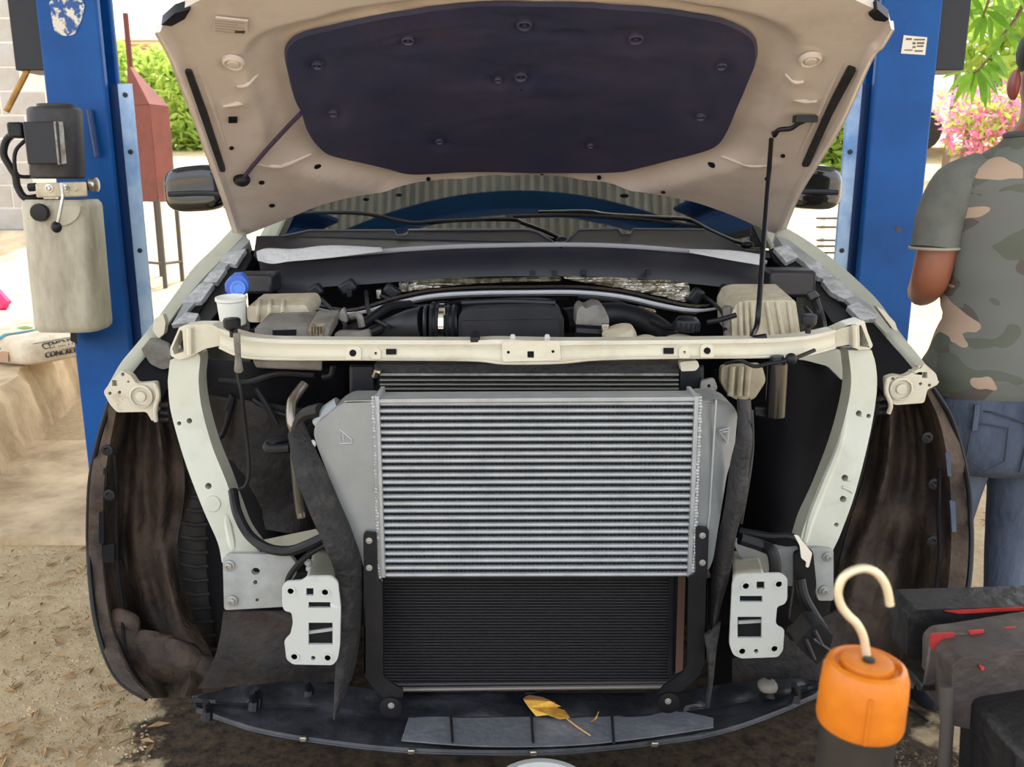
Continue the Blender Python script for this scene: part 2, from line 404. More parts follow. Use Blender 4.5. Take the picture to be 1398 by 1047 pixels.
def leafy(name, loc, label, cat_, blobs, n, size, mt, trunk=True, extra=None, group=None, parname='foliage'):
    t = thing(name, loc, label, cat_, group)
    def cloud(n, size, seed):
        rg = random.Random(seed); m = MB()
        for i in range(n):
            c, r = blobs[i % len(blobs)]
            d = Vector((rg.gauss(0, 1), rg.gauss(0, 1), rg.gauss(0, 1))).normalized()*(rg.uniform(.5, 1)**.5)
            q = Vector(c)+Vector((d.x*r[0], d.y*r[1], d.z*r[2]))
            a = Vector((rg.gauss(0, 1), rg.gauss(0, 1), rg.gauss(-.3, .8))).normalized(); b = a.orthogonal().normalized()
            b = Matrix.Rotation(rg.uniform(0, 6), 3, a) @ b
            s = size*rg.uniform(.7, 1.3); k = a.cross(b)*s*.12
            m.add([q-a*s, q+b*s*.34+k, q+a*s, q-b*s*.34+k], [(0,1,2), (0,2,3)])
        return m
    if trunk:
        mt_ = MB()
        for c, r in blobs[:4]: mt_.tube([(c[0], c[1], gz(c[1])-.1), (c[0]+.05, c[1], c[2])], [.06, .03], 6)
        mt_.build('stem', mat['bark'], t)
    o = cloud(n, size, 3).build(parname, mt, t, smooth=False); o['kind'] = 'stuff'
    if extra:
        o2 = cloud(extra[0], extra[1], 11).build('flowers', extra[2], t, smooth=False); o2['kind'] = 'stuff'
    return t
hb = []
for u, v in [(150,110), (200,120), (245,110), (290,125), (335,130), (380,120), (215,170), (260,175), (310,180), (240,150), (290,160), (170,170), (350,180)]:
    p = P(u, v, 17.0); hb.append(((p.x, p.y, p.z), (.75, .6, .75)))
leafy('hedge', (hb[0][0][0], 17, gz(17)), 'bright green hedge in the sun behind the red brown hopper', 'hedge', hb, 9000, .11, mat['hedge'])
hb = []
for u, v in [(1100,110), (1140,120), (1170,110), (1200,120), (1120,170), (1160,170), (1100,230), (1145,235), (1180,240), (1080,190), (1165,285)]:
    p = P(u, v, 15.0); hb.append(((p.x, p.y, p.z), (.6, .5, .75)))
leafy('tall_bush', (hb[0][0][0], 15, gz(15)), 'yellow green bush between the right hood edge and right blue post', 'bush', hb, 7000, .12, mat['hedge'])
hb = []
for u, v in [(1340,160), (1375,150), (1400,165), (1320,150), (1360,180), (1430,150), (1395,190), (1330,185), (1460,170)]:
    p = P(u, v, 12.0); hb.append(((p.x, p.y, p.z), (.42, .4, .34)))
leafy('bougainvillea', (hb[0][0][0], 12, gz(12)), 'pink flowering bush behind the man\'s shoulder', 'bush', hb, 900, .07, mat['hedge'], extra=(1700, .055, mat['petal']))
hb = []
for u, v in [(1310,40), (1350,60), (1395,50), (1430,80), (1385,105), (1420,20), (1340,20), (1380,10)]:
    p = P(u, v, 14.0); hb.append(((p.x, p.y, p.z), (.8, .6, .55)))
leafy('far_tree', (hb[0][0][0], 14, gz(14)), 'pale sunlit tree crown far behind the hanging mango leaves', 'tree', hb, 900, .16, mat['hedge'])

# parked vehicle far right
pc = P(1330, 178, 16.5)
cr = thing('parked_car', (pc.x, 16.5, gz(16.5)), 'white parked car with dark wheel far behind the right post', 'car')
b0 = Vector((pc.x, 16.5, gz(16.5)))
side = [(-2.1, .35), (-2.1, .8), (-1.9, .95), (-1.0, 1.05), (-.5, 1.5), (1.2, 1.52), (1.9, 1.05), (2.1, .95), (2.1, .35)]
MB().poly([side], lambda a, b: b0+Vector((a, -.8, b)), (0, 1.6, 0)).build('body', mat['carwhite'], cr, bevel=.05)
for a in (-1.3, 1.3):
    MB().lathe([(.2, 0), (.33, 0), (.33, .2), (.2, .2)], b0+Vector((a, -.84, .33)), (0, 1, 0), 16).build('wheel', mat['tyre'], cr)
MB().poly([[(-.85, 1.04), (-.42, 1.42), (.35, 1.44), (.35, 1.04)]], lambda a, b: b0+Vector((a, -.82, b)), (0, .03, 0)).build('window', mat['gloss'], cr)
MB().poly([[(.45, 1.04), (.45, 1.44), (1.15, 1.44), (1.7, 1.04)]], lambda a, b: b0+Vector((a, -.82, b)), (0, .03, 0)).build('window', mat['gloss'], cr)

# slatted bench, far right of the hood
bp_ = P(1145, 322, 9.0)
be = thing('slatted_bench', (bp_.x, 9.0, gz(9)), 'pale bench with dark slats left of the right blue post', 'bench')
for i, v in enumerate((298, 310, 328, 336, 345)):
    p = P(1146, v, 9.0+.05*i); MB().box(p, (.46, .05, .022)).build('slat', mat['steelrod'], be)
for du in (-.18, .2):
    q = P(1146, 320, 9.15); MB().box((q.x+du, 9.15, (q.z+gz(9.15))/2+.08), (.04, .04, q.z-gz(9.15)+.16)).build('leg', mat['carwhite'], be)

# ================================================================== LIFT POSTS
def lift_post(sgn, uL, label):
    """sgn -1 left, +1 right; C-section column, carriage on the inner side"""
    Yp = 3.3; Hh = 3.55
    pa = P(uL, 200, Yp); Wd = .215
    x0 = pa.x if sgn < 0 else pa.x-Wd
    x1 = x0+Wd; cx_ = (x0+x1)/2
    t = thing('lift_post', (cx_, Yp+.12, 0), label, 'lift post')
    inn = 1 if sgn < 0 else -1          # direction of the inner side
    def X(d): return (x0 if inn > 0 else x1)+inn*d
    sec = [(0, 0), (Wd, 0), (Wd, .035), (.03, .035), (.03, .185), (Wd-.03, .185), (Wd-.03, .215), (0, .215)]
    secm = [(X(a), Yp+b) for a, b in sec]
    MB().poly([secm], lambda a, b: Vector((a, b, 0.02)), (0, 0, Hh)).build('column', mat['blue'], t, bevel=.008)
    MB().box((cx_+.04*inn, Yp+.11, .043), (.24, .26, .024)).build('base_plate', mat['blue_dark'], t, bevel=.004)
    for dx in (.13*inn,):
        for dy in (-.06, .06): MB().lathe([(.018, 0), (.018, .02), (.008, .021), (.008, .04)], (cx_+dx, Yp+.13+dy, .055), (0,0,1), 8).build('anchor_bolt', mat['steel'], t)
    # carriage: a tall box that slides in the column, its flange plate towards us coloured pale as if lit
    zt = P(uL, 112, Yp).z
    MB().box((X(Wd-.03), Yp+.11, (zt+.5)/2), (.11, .10, zt-.5)).build('carriage', mat['blue_dark'], t, bevel=.006)
    fp = MB().box((X(Wd+.05), Yp+.055, (zt+.35)/2), (.05, .016, zt-.35)).build('carriage_flange', mat['blue_lit'], t, bevel=.003, label='carriage flange with daylight painted in as pale blue')
    for z in (zt-.04, zt-.24, zt-.6): MB().lathe([(.009, 0), (.009, .004), (.004, .005)], (X(Wd+.052), Yp+.046, z), (0,-1,0), 10).build('bolt', mat['charcoal'], fp)
    # black cover on the outer side
    zc = P(uL, 95, Yp).z
    MB().box((X(-.055), Yp+.1, (zc+Hh)/2), (.105, .16, Hh-zc)).build('cable_cover', mat['charcoal'], t, bevel=.004)
    return t, X, Yp, cx_
tl, XL, Yp, cxl = lift_post(-1, 70, 'blue two-post lift column on the left, carrying the power unit')
tr, XR, _, cxr = lift_post(1, 1268, 'blue two-post lift column on the right, with a paper label')
MB().box(((cxl+cxr)/2, Yp+.04, 3.685), (cxr-cxl+.5, .14, .22)).build('lift_crossbeam', mat['blue'], None, bevel=.01)
tag(bpy.data.objects['lift_crossbeam'], 'blue overhead beam joining the tops of both lift posts', 'beam')
# rusty worn patch on left column where paint has flaked
m = M('flaked_paint', (16,74,146), .5, col2=(214,206,190), scale=26, mix=(.47,.53), detail=8); mat['flaked'] = m
pl('paint_patch', mat['flaked'], tl, rnd([(66,0), (116,0), (114,18), (104,46), (90,50), (74,44)], 8), Yp-.003, .002)
# label right: plain printed card
lb = pl('paper_label', mat['label'], tr, [(1234,48), (1266,51), (1263,75), (1230,73)], Yp-.003, .002, label='small printed paper label')
for (a, b, c, d) in [(1237,52,1245,54.5), (1248,53,1263,55), (1246,57.5,1250,60.5), (1252,57.5,1262,60), (1252,62,1261,64), (1246,63,1250,65.5), (1235,67.5,1246,69), (1249,68.5,1260,70.5)]:
    pl('print_line', mat['labeltext'], lb, rect(a, b, c, d), Yp-.0045, .0012)
pl('weld_scar', mat['steelrod'], tr, circ(1227, 313, 4, 10), Yp-.002, .0015)
# hinge rib on left column
tb('release_rib', mat['blue_dark'], tl, [(122,150,Yp-.012), (128,185,Yp-.012), (133,214,Yp-.012)], .011, 8)
# power unit
Yu = 3.06
def cyl_px(name, mt, par, u0, u1, v0, v1, Y, bev=.012, e=.35, du=0, n=24):
    a = P((u0+u1)/2, v0, Y); b = P((u0+u1)/2+du, v1, Y); r = (u1-u0)/2*mpp(Y, (v0+v1)/2)
    rings = []
    for t, k in [(0, .9), (.03, .985), (.06, 1), (.94, 1), (.975, .985), (1, .9)]:
        c = a.lerp(b, t); ring = []
        for i in range(n):
            th = 2*math.pi*i/n; ct, st = math.cos(th), math.sin(th)
            ring.append(c+Vector((r*k*math.copysign(abs(ct)**e, ct), r*k*.8*math.copysign(abs(st)**e, st), 0)))
        rings.append(ring)
    return MB().loft(rings).build(name, mt, par)
mo = cyl_px('motor', mat['motor'], tl, 41, 109, 147, 244, Yu, e=.75, du=4, )
cyl_px('motor_cap', mat['motor'], mo, 52, 100, 142, 152, Yu, e=.9)
eb = MB().hexa([P(*q) for q in [(31,166,Yu-.14), (80,166,Yu-.14), (84,224,Yu-.14), (38,224,Yu-.14)]], [P(*q) for q in [(31,166,Yu-.03), (80,166,Yu-.03), (84,224,Yu-.03), (38,224,Yu-.03)]]).build('terminal_box', mat['charcoal'], mo, bevel=.004)
MB().hexa([P(*q) for q in [(73,166,Yu-.145), (86,166,Yu-.12), (91,223,Yu-.12), (79,225,Yu-.145)]], [P(*q) for q in [(73,166,Yu-.05), (86,166,Yu-.05), (91,223,Yu-.05), (79,225,Yu-.05)]]).build('name_plate', M('worn_plate', (170,170,166), .5, col2=(120,100,84), scale=30), mo, bevel=.002)
MB().box(P(26, 178, Yu-.08), (.05, .06, .05)).build('cable_gland', mat['black'], mo, bevel=.008)
vb = MB().hexa([P(*q) for q in [(48,250,Yu-.1), (118,248,Yu-.1), (120,268,Yu-.1), (50,270,Yu-.1)]], [P(*q) for q in [(48,250,Yu+.08), (118,248,Yu+.08), (120,268,Yu+.08), (50,270,Yu+.08)]]).build('valve_block', mat['beige'], tl, bevel=.005)
for u, v, r in [(67,257,6), (90,257,5.5), (104,259,3)]: bolt(vb, u, v, Yu-.1, r, 'valve_plug', mat['steel'])
MB().tube([P(112,254,Yu-.06), P(126,254,Yu-.06)], .014, 10).build('fitting', mat['black'], vb)
MB().tube([P(40,256,Yu-.06), P(50,255,Yu-.06)], .014, 10).build('fitting', mat['black'], vb)
MB().lathe([(.022, 0), (.024, .01), (.024, .02), (.012, .022)], P(124, 252, Yu-.06), (1,0,0), 12).build('fitting', mat['steel'], vb)
tk = cyl_px('oil_tank', mat['tank'], tl, 40, 130, 272, 449, Yu, e=.5, du=17)
pl('tank_recess', mat['tank'], tk, [(50,283), (112,280), (106,298), (92,308), (62,308)], Yu-.097, .006, r=8, bevel=.002)
MB().lathe([(.028, 0), (.03, .01), (.028, .022), (.012, .024)], P(57, 290, Yu-.1), (0,-1,0), 16).build('filler_cap', mat['black'], tk)
lv = MB().tube([P(84,250,Yu-.13), P(86,268,Yu-.14), P(80,300,Yu-.15), P(77,308,Yu-.15)], .0055, 8).build('release_lever', mat['steel'], tl)
MB().blob(P(77, 310, Yu-.15), (.017, .017, .019)).build('lever_knob', mat['black'], lv)
tb('hose', mat['hose'], tl, [(28,178,Yu-.06), (10,190,Yu-.05), (5,210,Yu-.05), (14,228,Yu-.05), (21,240,Yu-.05), (24,255,Yu-.05), (35,270,Yu-.05), (58,268,Yu-.02)], .012, 10)
tb('hose', mat['hose'], tl, [(36,190,Yu-.06), (22,205,Yu-.06), (20,225,Yu-.06), (26,240,Yu-.05), (50,241,Yu-.02)], .0065, 8)
MB().hexa([P(*q) for q in [(96,440,Yu), (104,440,Yu), (106,470,Yu), (96,465,Yu)]], [P(*q) for q in [(96,440,Yu+.2), (104,440,Yu+.2), (106,470,Yu+.2), (96,465,Yu+.2)]]).build('mount_bracket', mat['black'], tl)
tb('safety_rod', mat['mustard'], tl, [(9,152,3.34), (38,95,3.34), (45,80,3.36)], .011, 8, label='mustard yellow rod hanging under the black cover')

# ================================================================== LEFT BACKGROUND THINGS
Yh = 8.7
hp = P(205, 275, Yh); hop = thing('ash_hopper', (hp.x, Yh, gz(Yh)), 'rust red sheet-metal incinerator box with pyramid top and pipe on legs', 'hopper')
F1, F2, F3 = (171, Yh+.05), (205, Yh-.15), (231, Yh+.12)
def hx(u, v, Y): return P(u, v, Y)
a_, b_, c_ = P(173,140,F1[1]), P(204,142,F2[1]), P(230,137,F3[1])
zb = P(205, 276, F2[1]).z; zt_ = b_.z
d_ = a_+c_-b_
def at(p, z): return Vector((p.x, p.y, z))
MB().hexa([at(q, zb) for q in (a_, b_, c_, d_)], [at(q, zt_) for q in (a_, b_, c_, d_)]).build('box', mat['rust'], hop, bevel=.008)
ap = P(178, 92, Yh+.1); cen = (a_+c_)/2
ztop = ap.z
tops = [at(cen, 0)+(at(q, 0)-at(cen, 0))*.12 for q in (a_, b_, c_, d_)]
tops = [Vector((q.x-.14, q.y, ztop)) for q in tops]
MB().hexa([at(q, zt_) for q in (a_, b_, c_, d_)], tops).build('pyramid_top', mat['rust'], hop)
pt = P(178, 18, Yh+.1); MB().tube([Vector((ap.x, ap.y, ztop-.03)), Vector((ap.x, ap.y, pt.z))], .026, 12).build('chimney_pipe', mat['rust'], hop)
for q in (a_, b_, c_, d_):
    qq = at(cen, 0)+(at(q, 0)-at(cen, 0))*.95
    MB().box((qq.x, qq.y, (zb+gz(qq.y))/2), (.035, .035, zb-gz(qq.y)+.06)).build('leg', mat['steelrod'], hop)
for s_, e_ in ((a_, b_), (b_, c_)):
    z_ = lerp(zb, gz(Yh), .72); MB().tube([at(s_, z_), at(e_, z_)], .015, 6).build('brace', mat['steelrod'], hop)

def cement_bag(cx0, cy0, z0, L, W, H, rot, label, prints=True):
    t = thing('cement_bag', (cx0, cy0, z0), label, 'bag', 'cement bags on the platform')
    R = Matrix.Rotation(rot, 3, 'Z'); o = Vector((cx0, cy0, z0))
    def f(q):
        e = 1-.18*abs(q.x/(L/2))**3
        n = noise.noise(q*9)*.012
        return R @ Vector((q.x, q.y*(1-.06*abs(q.x/(L/2))), (q.z+H/2)*e+n*max(0, q.z/H+.3)))
    MB().blob(o, (L/2, W/2, H/2), .38, 28, 14, fn=f).build('sack', mat['bag'], t)
    return t, R, o
bp0 = P(18, 492, 5.0)
cement_bag(bp0.x-.08, bp0.y+.72, .34, .70, .42, .13, math.radians(8), 'plain flattened cement bag lying behind the printed one')
zt2 = .34
t1, R1, o1 = cement_bag(bp0.x+.02, bp0.y+.06, zt2, .74, .44, .17, math.radians(-26), 'front cement bag with teal band and printed end, left edge')
def bag_strip(m, a0, a1, b0, b1, lift=.004):      # a strip lying over the top of the bag, in bag axes
    L, W, H = .74, .44, .17; rows = []
    for i in range(9):
        xx = lerp(a0, a1, i/8); row = []
        for k in range(9):
            yy = lerp(b0, b1, k/8)
            ax = min(abs(xx/(L/2)), .999); ay = min(abs(yy/(W/2*(1-.06*ax))), .999)
            p_ = 2/.38
            zz = H/2*max(0, 1-(ax**p_+ay**p_))**(1/p_)
            e = 1-.18*ax**3
            row.append(o1+R1 @ Vector((xx, yy, (zz+H/2)*e+noise.noise(Vector((xx, yy, zz))*9)*.012*max(0, zz/H+.3)+lift)))
        rows.append(row)
    return m.grid(rows)
bag_strip(MB(), .10, .135, -.21, .2).build('teal_band', mat['bagblue'], t1)
bag_strip(MB(), -.34, .02, -.19, -.16).build('teal_band', mat['bagblue'], t1)
bag_strip(MB(), -.02, .05, .0, .06).build('green_mark', mat['green'], t1)
def text(s, size, mt, par, mw, ex=.0008):
    cu = bpy.data.curves.new('print', 'FONT'); cu.body = s; cu.size = size; cu.extrude = ex; cu.align_x = 'CENTER'; cu.align_y = 'CENTER'
    to = bpy.data.objects.new('tmp', cu); COL.objects.link(to); bpy.context.view_layer.update()
    me = bpy.data.meshes.new_from_object(to.evaluated_get(bpy.context.evaluated_depsgraph_get())); bpy.data.objects.remove(to)
    me.name = 'printing'; me.materials.clear(); me.materials.append(mt)
    o = bpy.data.objects.new('printing', me); COL.objects.link(o)
    base = Vector((0, 0, 0)); q = par
    while q is not None: base += q.location; q = q.parent
    o.parent = par; mw = mw.copy(); mw.translation = mw.translation-base; o.matrix_basis = mw
    return o
def frame(o, xa, ya):
    xa = Vector(xa).normalized(); ya = Vector(ya); ya = (ya-xa*ya.dot(xa)).normalized(); za = xa.cross(ya)
    m = Matrix((xa, ya, za)).transposed().to_4x4(); m.translation = Vector(o); return m
for s_, zz, sz in (('CEMENTO', .108, .052), ('CONCRETO', .060, .042)):
    c = o1+R1 @ Vector((.352+.012*(zz < .08), 0, zz))
    text(s_, sz, mat['print'], t1, frame(c, R1 @ Vector((0, 1, 0)), R1 @ Vector((-.35, 0, 1))), ex=.012)
MB().poly([[(-.17,.03), (.17,.03), (.17,.033), (-.17,.033)]], lambda a, b: o1+R1 @ Vector((.352, a, .105+b)), R1 @ Vector((.01, 0, 0))).build('print_line', mat['print'], t1)
for nm_, mt_, (a0, a1, b0, b1) in (('kraft_side', mat['bagend'], (-.30, .20, .03, .085)), ('red_print', mat['bagred'], (-.16, -.08, .04, .08)), ('teal_edge', mat['bagblue'], (-.30, .14, .09, .105))):
    MB().poly([[(a0,b0), (a1,b0), (a1,b1), (a0,b1)]], lambda a, b: o1+R1 @ Vector((a, -.2205+.010*(b > .06), b)), R1 @ Vector((0, -.003 if nm_ != 'red_print' else -.005, 0))).build(nm_, mt_, t1)
pk = P(2, 415, 7.0)
m = MB()
for i in range(2): m.tube([P(-30+i*4, 372, 7.1), P(8-i*4, 416+i*6, 7.0), P(2, 425, 7.0)], [.05, .06, .02], 8, flat=.6)
# folded pink cloth on the platform edge, cut by the picture's left edge
tag(m.build('pink_cloth', mat['pink'], loc=(pk.x, pk.y, .34)), 'bit of bright pink cloth at the left edge behind the bags', 'cloth')

# ================================================================== THE CAR
car = thing('car', (0.03, 2.6, 0), 'white pickup front end stripped of bumper and grille, bonnet propped open', 'car')

# ---- hood surface (its underside)
HR, HF = (2.62, 1.235), (1.72, 1.665)         # rear / front: (Y, z) of the side edges
def hood_z(x, Y):
    t = (HR[0]-Y)/(HR[0]-HF[0])
    z = lerp(HR[1], HF[1], t)
    return z + (.115-.055*max(0, min(1, t)))*(1-((x-.03)/.80)**2)
def hood_hit(u, v, off=0.0):
    d = ray(u, v); lo, hi = .9, 3.2           # the ray starts below the panel; find where it passes through
    def g_(Y):
        p = CAM+d*(Y/d.y); return p.z-hood_z(p.x, Y)+off
    # panel falls with Y while ray changes slowly: g rises with Y
    for _ in range(40):
        mid = (lo+hi)/2
        if g_(mid) > 0: hi = mid
        else: lo = mid
    Y = (lo+hi)/2; return CAM+d*(Y/d.y)
padpx = [(388,70), (394,105), (402,135), (412,155), (418,174), (427,190), (441,204), (456,211), (490,219), (530,227), (552,233), (580,234), (640,233), (700,233), (790,233), (840,231), (872,226), (910,217), (940,209), (972,199), (988,187), (998,168), (1005,150), (1020,115), (1033,80), (1034,64), (1030,50), (1018,38), (985,25), (920,13), (860,6), (780,2), (700,1), (630,5), (560,12), (470,30), (415,43), (396,54)]
padc = Vector((712, 118))
padang = sorted([(math.atan2(p[1]-padc.y, p[0]-padc.x), (Vector(p)-padc).length) for p in padpx])
def padq(u, v):
    d = Vector((u, v))-padc; a = math.atan2(d.y, d.x)
    A = [x_[0] for x_ in padang]; Rr = [x_[1] for x_ in padang]
    A2 = [A[-1]-2*math.pi]+A+[A[0]+2*math.pi]; R2 = [Rr[-1]]+Rr+[Rr[0]]
    return d.length/pw(a, A2, R2)
def sstep(a, b, x_):
    t = max(0, min(1, (x_-a)/(b-a))); return t*t*(3-2*t)
def hood_relief(u, v):                         # + = towards us
    q = padq(u, v)
    r = .022*sstep(1.11, 1.18, q)-.008*sstep(.96, 1.0, q)*(1-sstep(1.04, 1.10, q))
    d = math.hypot(u-320, v-70)
    for cu_, cv_ in ((320, 70), (1105, 66)):
        d = math.hypot(u-cu_, v-cv_)
        r += .006*(sstep(9, 7, d)) - .004*sstep(18, 14, d)+.003*sstep(4, 3, d)
    for (a, b, c, e) in ((325,102,343,100), (305,130,335,128), (1075,96,1095,97), (1082,122,1115,124), (360,215,430,212), (985,212,1060,212)):
        t = max(0, min(1, ((u-a)*(c-a)+(v-b)*(e-b))/((c-a)**2+(e-b)**2)))
        r += .005*sstep(5, 1, math.hypot(u-a-t*(c-a), v-b-t*(e-b)))
    return r
Lc = cat([(322,316,0), (305,262,0), (285,205,0), (262,140,0), (243,92,0), (231,60,0), (213,27,0)], 8)
Rc = cat([(1068,312,0), (1092,252,0), (1120,205,0), (1152,150,0), (1190,64,0), (1205,46,0), (1219,22,0)], 8)
Bc = cat([(322,316,0), (340,310,0), (360,302,0), (400,286,0), (440,270,0), (500,256,0), (600,246,0), (715,242,0), (850,250,0), (930,262,0), (985,279,0), (1030,298,0), (1050,307,0), (1068,312,0)], 6)
Tc = cat([(213,27,0), (235,8,0), (262,-8,0), (330,-38,0), (450,-62,0), (600,-78,0), (715,-82,0), (850,-77,0), (990,-60,0), (1110,-36,0), (1180,-8,0), (1205,6,0), (1219,22,0)], 6)
def at_(c, t):
    x_ = t*(len(c)-1); i = min(int(x_), len(c)-2); return c[i].lerp(c[i+1], x_-i)
NU, NV = 120, 64
rows_px = []
for j in range(NV+1):
    t = j/NV; row = []
    for i in range(NU+1):
        s = i/NU
        q = (1-t)*at_(Bc, s)+t*at_(Tc, s)+(1-s)*at_(Lc, t)+s*at_(Rc, t)-((1-s)*(1-t)*Bc[0]+s*(1-t)*Bc[-1]+(1-s)*t*Tc[0]+s*t*Tc[-1])
        row.append((q.x, q.y))
    rows_px.append(row)
inner = [[hood_hit(u, v, -0.0) for u, v in r] for r in rows_px]
hn = Vector((0, -(HF[1]-HR[1]), -(HR[0]-HF[0]))).normalized()      # underside normal, towards us
inner2 = []
for j, r in enumerate(inner):
    rr = []
    for i, p in enumerate(r):
        u, v = rows_px[j][i]
        e = min(i, NU-i, j, NV-j)/4.0; rim = .014*sstep(5.2, 4.4, min(i, NU-i))-.006*sstep(2.4, 1.6, min(i, NU-i))
        rr.append(p+hn*(hood_relief(u, v)+rim))
    inner2.append(rr)
m = MB(); m.grid(inner2, th=-hn*.018)
hood = m.build('hood', mat['hood'], car, ang=50, label='propped-open white bonnet, beige underside')
# insulation pad
out = cat([(p[0], p[1], 0) for p in padpx], 3, closed=True)
clips = [(557,52,9), (433,86,8), (455,152,8), (600,190,7), (680,106,6), (716,31,11), (711,102,10), (868,50,11), (985,87,8), (957,157,8), (806,196,6), (780,44,5)]
def pad_h(q, u, v):
    h_ = .010*(1-sstep(.99, 1.0, q))*(1 if q < 1 else 0)
    for cu_, cv_, r_ in clips:
        d = math.hypot(u-cu_, (v-cv_)*1.15)/r_
        h_ -= .007*sstep(2.6, 1.0, d)
    h_ += .005*noise.noise(Vector((u*.010, v*.03, 1)))+.002*noise.noise(Vector((u*.03, v*.08, 4)))
    return h_
rings = []
for q in [1.0, .996, .99, .982, .97]+[.97*(1-k/60) for k in range(1, 60)]+[.005]:
    ring = []
    for p in out:
        u, v = padc.x+(p.x-padc.x)*q, padc.y+(p.y-padc.y)*q
        ring.append(hood_hit(u, v)+hn*pad_h(q, u, v))
    rings.append(ring)
pad = MB().loft(rings, caps=False).build('insulation_pad', mat['pad'], hood, ang=60, label='dark quilted insulation pad')
for cu_, cv_, r_ in clips[:11]:
    c = hood_hit(cu_, cv_)+hn*.004; r = r_*.62*mpp(2.1, cv_)
    MB().lathe([(r*1.5, -.004), (r*1.45, .004), (r*1.2, .006), (r*1.0, .004), (r*.9, -.001), (r*.5, -.001), (r*.42, .004), (.0004, .005)], c, hn, 18).build('clip', mat['pad'], hood)
def on_hood(name, mt, pts, lift, th, holes=(), bevel=0, label=None):
    return MB().poly([pts]+list(holes), lambda u, v: hood_hit(u, v)+hn*(lift+hood_relief(u, v)), -hn*th).build(name, mt, hood, bevel=bevel, label=label)
on_hood('rubber_strip', mat['rubber'], rnd([(254,80), (263,81), (284,140), (308,216), (309,221), (301,221), (277,150)], 3), .006, .014, bevel=.002)
on_hood('rubber_strip', mat['rubber'], rnd([(1157,75), (1168,79), (1135,142), (1103,214), (1093,214), (1110,175), (1135,118)], 3), .006, .014, bevel=.002)
on_hood('latch_hole', mat['dark'], rect(313,147,325,153), .006, .008)
on_hood('edge_cover', mat['black'], [(222,16), (240,0), (262,-6), (254,8), (236,18)], .006, .02)
on_hood('edge_cover', mat['black'], [(1184,2), (1196,-6), (1212,8), (1206,12), (1192,10)], .006, .02)
st = on_hood('sticker', mat['label'], [(296,5), (340,10), (339,27), (291,22)], .008, .004)
st.data.materials[0] = mat['hood']
for k in range(5):
    MB().poly([rect(295, 7+k*3.6, 335-(k % 2)*8, 7.8+k*3.6)], lambda u, v: hood_hit(u, v+(u-291)*.1)+hn*(hood_relief(u, v)+.0092), hn*.0006).build('print_line', M('faint_ink', (156,140,126), .6), st)
MB().poly([rect(322, 20, 336, 23)], lambda u, v: hood_hit(u, v+2)+hn*(hood_relief(u, v)+.0095), hn*.0006).build('print_line', mat['print'], st)
for u, v, a, b in ((434,225,5,1.6), (358,238,4,2), (971,221,5,1.6), (1047,233,4,2), (317,190,3,2), (372,270,4,2), (1068,201,3,2), (500,262,4,1.5), (545,256,4,1.5), (585,245,3,1.5), (740,240,3,1.5), (818,243,3,1.5), (852,257,6,2), (905,252,3,1.5)):
    on_hood('drain_hole', mat['dark'], circ(u, v, a, 10, b), .0035, .004)
for cu_, cv_ in ((320, 70), (1105, 66)):
    c = hood_hit(cu_, cv_)+hn*(hood_relief(cu_, cv_)+.001); r = 15*mpp(1.95, cv_)
    MB().lathe([(r, -.006), (r*.98, .001), (r*.8, .004), (r*.62, .001), (r*.55, .001), (r*.48, .004), (r*.3, .005), (.0005, .0045)], c, hn, 28).build('pressed_boss', mat['hood'], hood)
for pts in (((325,104), (338,101), (352,100)), ((306,131), (322,128), (340,129)), ((1072,95), (1084,97), (1096,97)), ((1082,122), (1098,124), (1114,124)), ((352,214), (385,214), (425,211)), ((985,212), (1025,214), (1065,212)), ((268,70), (283,110), (300,160), (316,215)), ((1150,70), (1128,118), (1104,170), (1084,212))):
    L_ = [hood_hit(u, v)+hn*(hood_relief(u, v)-.002) for u, v in pts]
    MB().tube(cat(L_, 5), [.003, .0065, .003], 8).build('pressed_rib', mat['hood'], hood)
# washer hose up to the pad and its grommet
MB().tube(cat([hood_hit(u, v)+hn*.032 for u, v in ((412,137), (392,158), (365,188), (345,212), (333,228))], 6), .0055, 8).build('washer_hose', M('hose_purple', (58,40,70), .4), hood)
MB().blob(hood_hit(331,231)+hn*.03, (.022, .02, .018)).build('grommet', mat['black'], hood)
MB().tube(cat([hood_hit(331,233)+hn*.02, P(334,250,2.5), P(341,270,2.58), P(340,290,2.62), P(330,312,2.62)], 6), .006, 8).build('washer_hose', mat['hose'], hood)
# prop rod
Yb = 1.74
top_ = hood_hit(1102,146)+hn*.03
pr = MB().tube(cat([top_, hood_hit(1088,150)+hn*.035, hood_hit(1078,154)+hn*.04, hood_hit(1062,156)+hn*.04, hood_hit(1056,161)+hn*.045], 5)
    + cat([P(1054,175,lerp(2.28,Yb,.08)), P(1048,260,lerp(2.24,Yb,.35)), P(1041,350,lerp(2.2,Yb,.62)), P(1036,420,lerp(2.15,Yb,.85)), P(1033,445,1.80), P(1027,458,1.76), P(1030,463,1.74), P(1045,462,1.74)], 5), .0058, 10).build('prop_rod', mat['black'], car)
MB().tube([P(1028,464,1.735), P(1046,461,1.735)], .009, 8).build('rod_clip', mat['black'], pr)
MB().box(hood_hit(1098,146)+hn*.03, (.05, .025, .015)).build('rod_socket', mat['black'], pr)

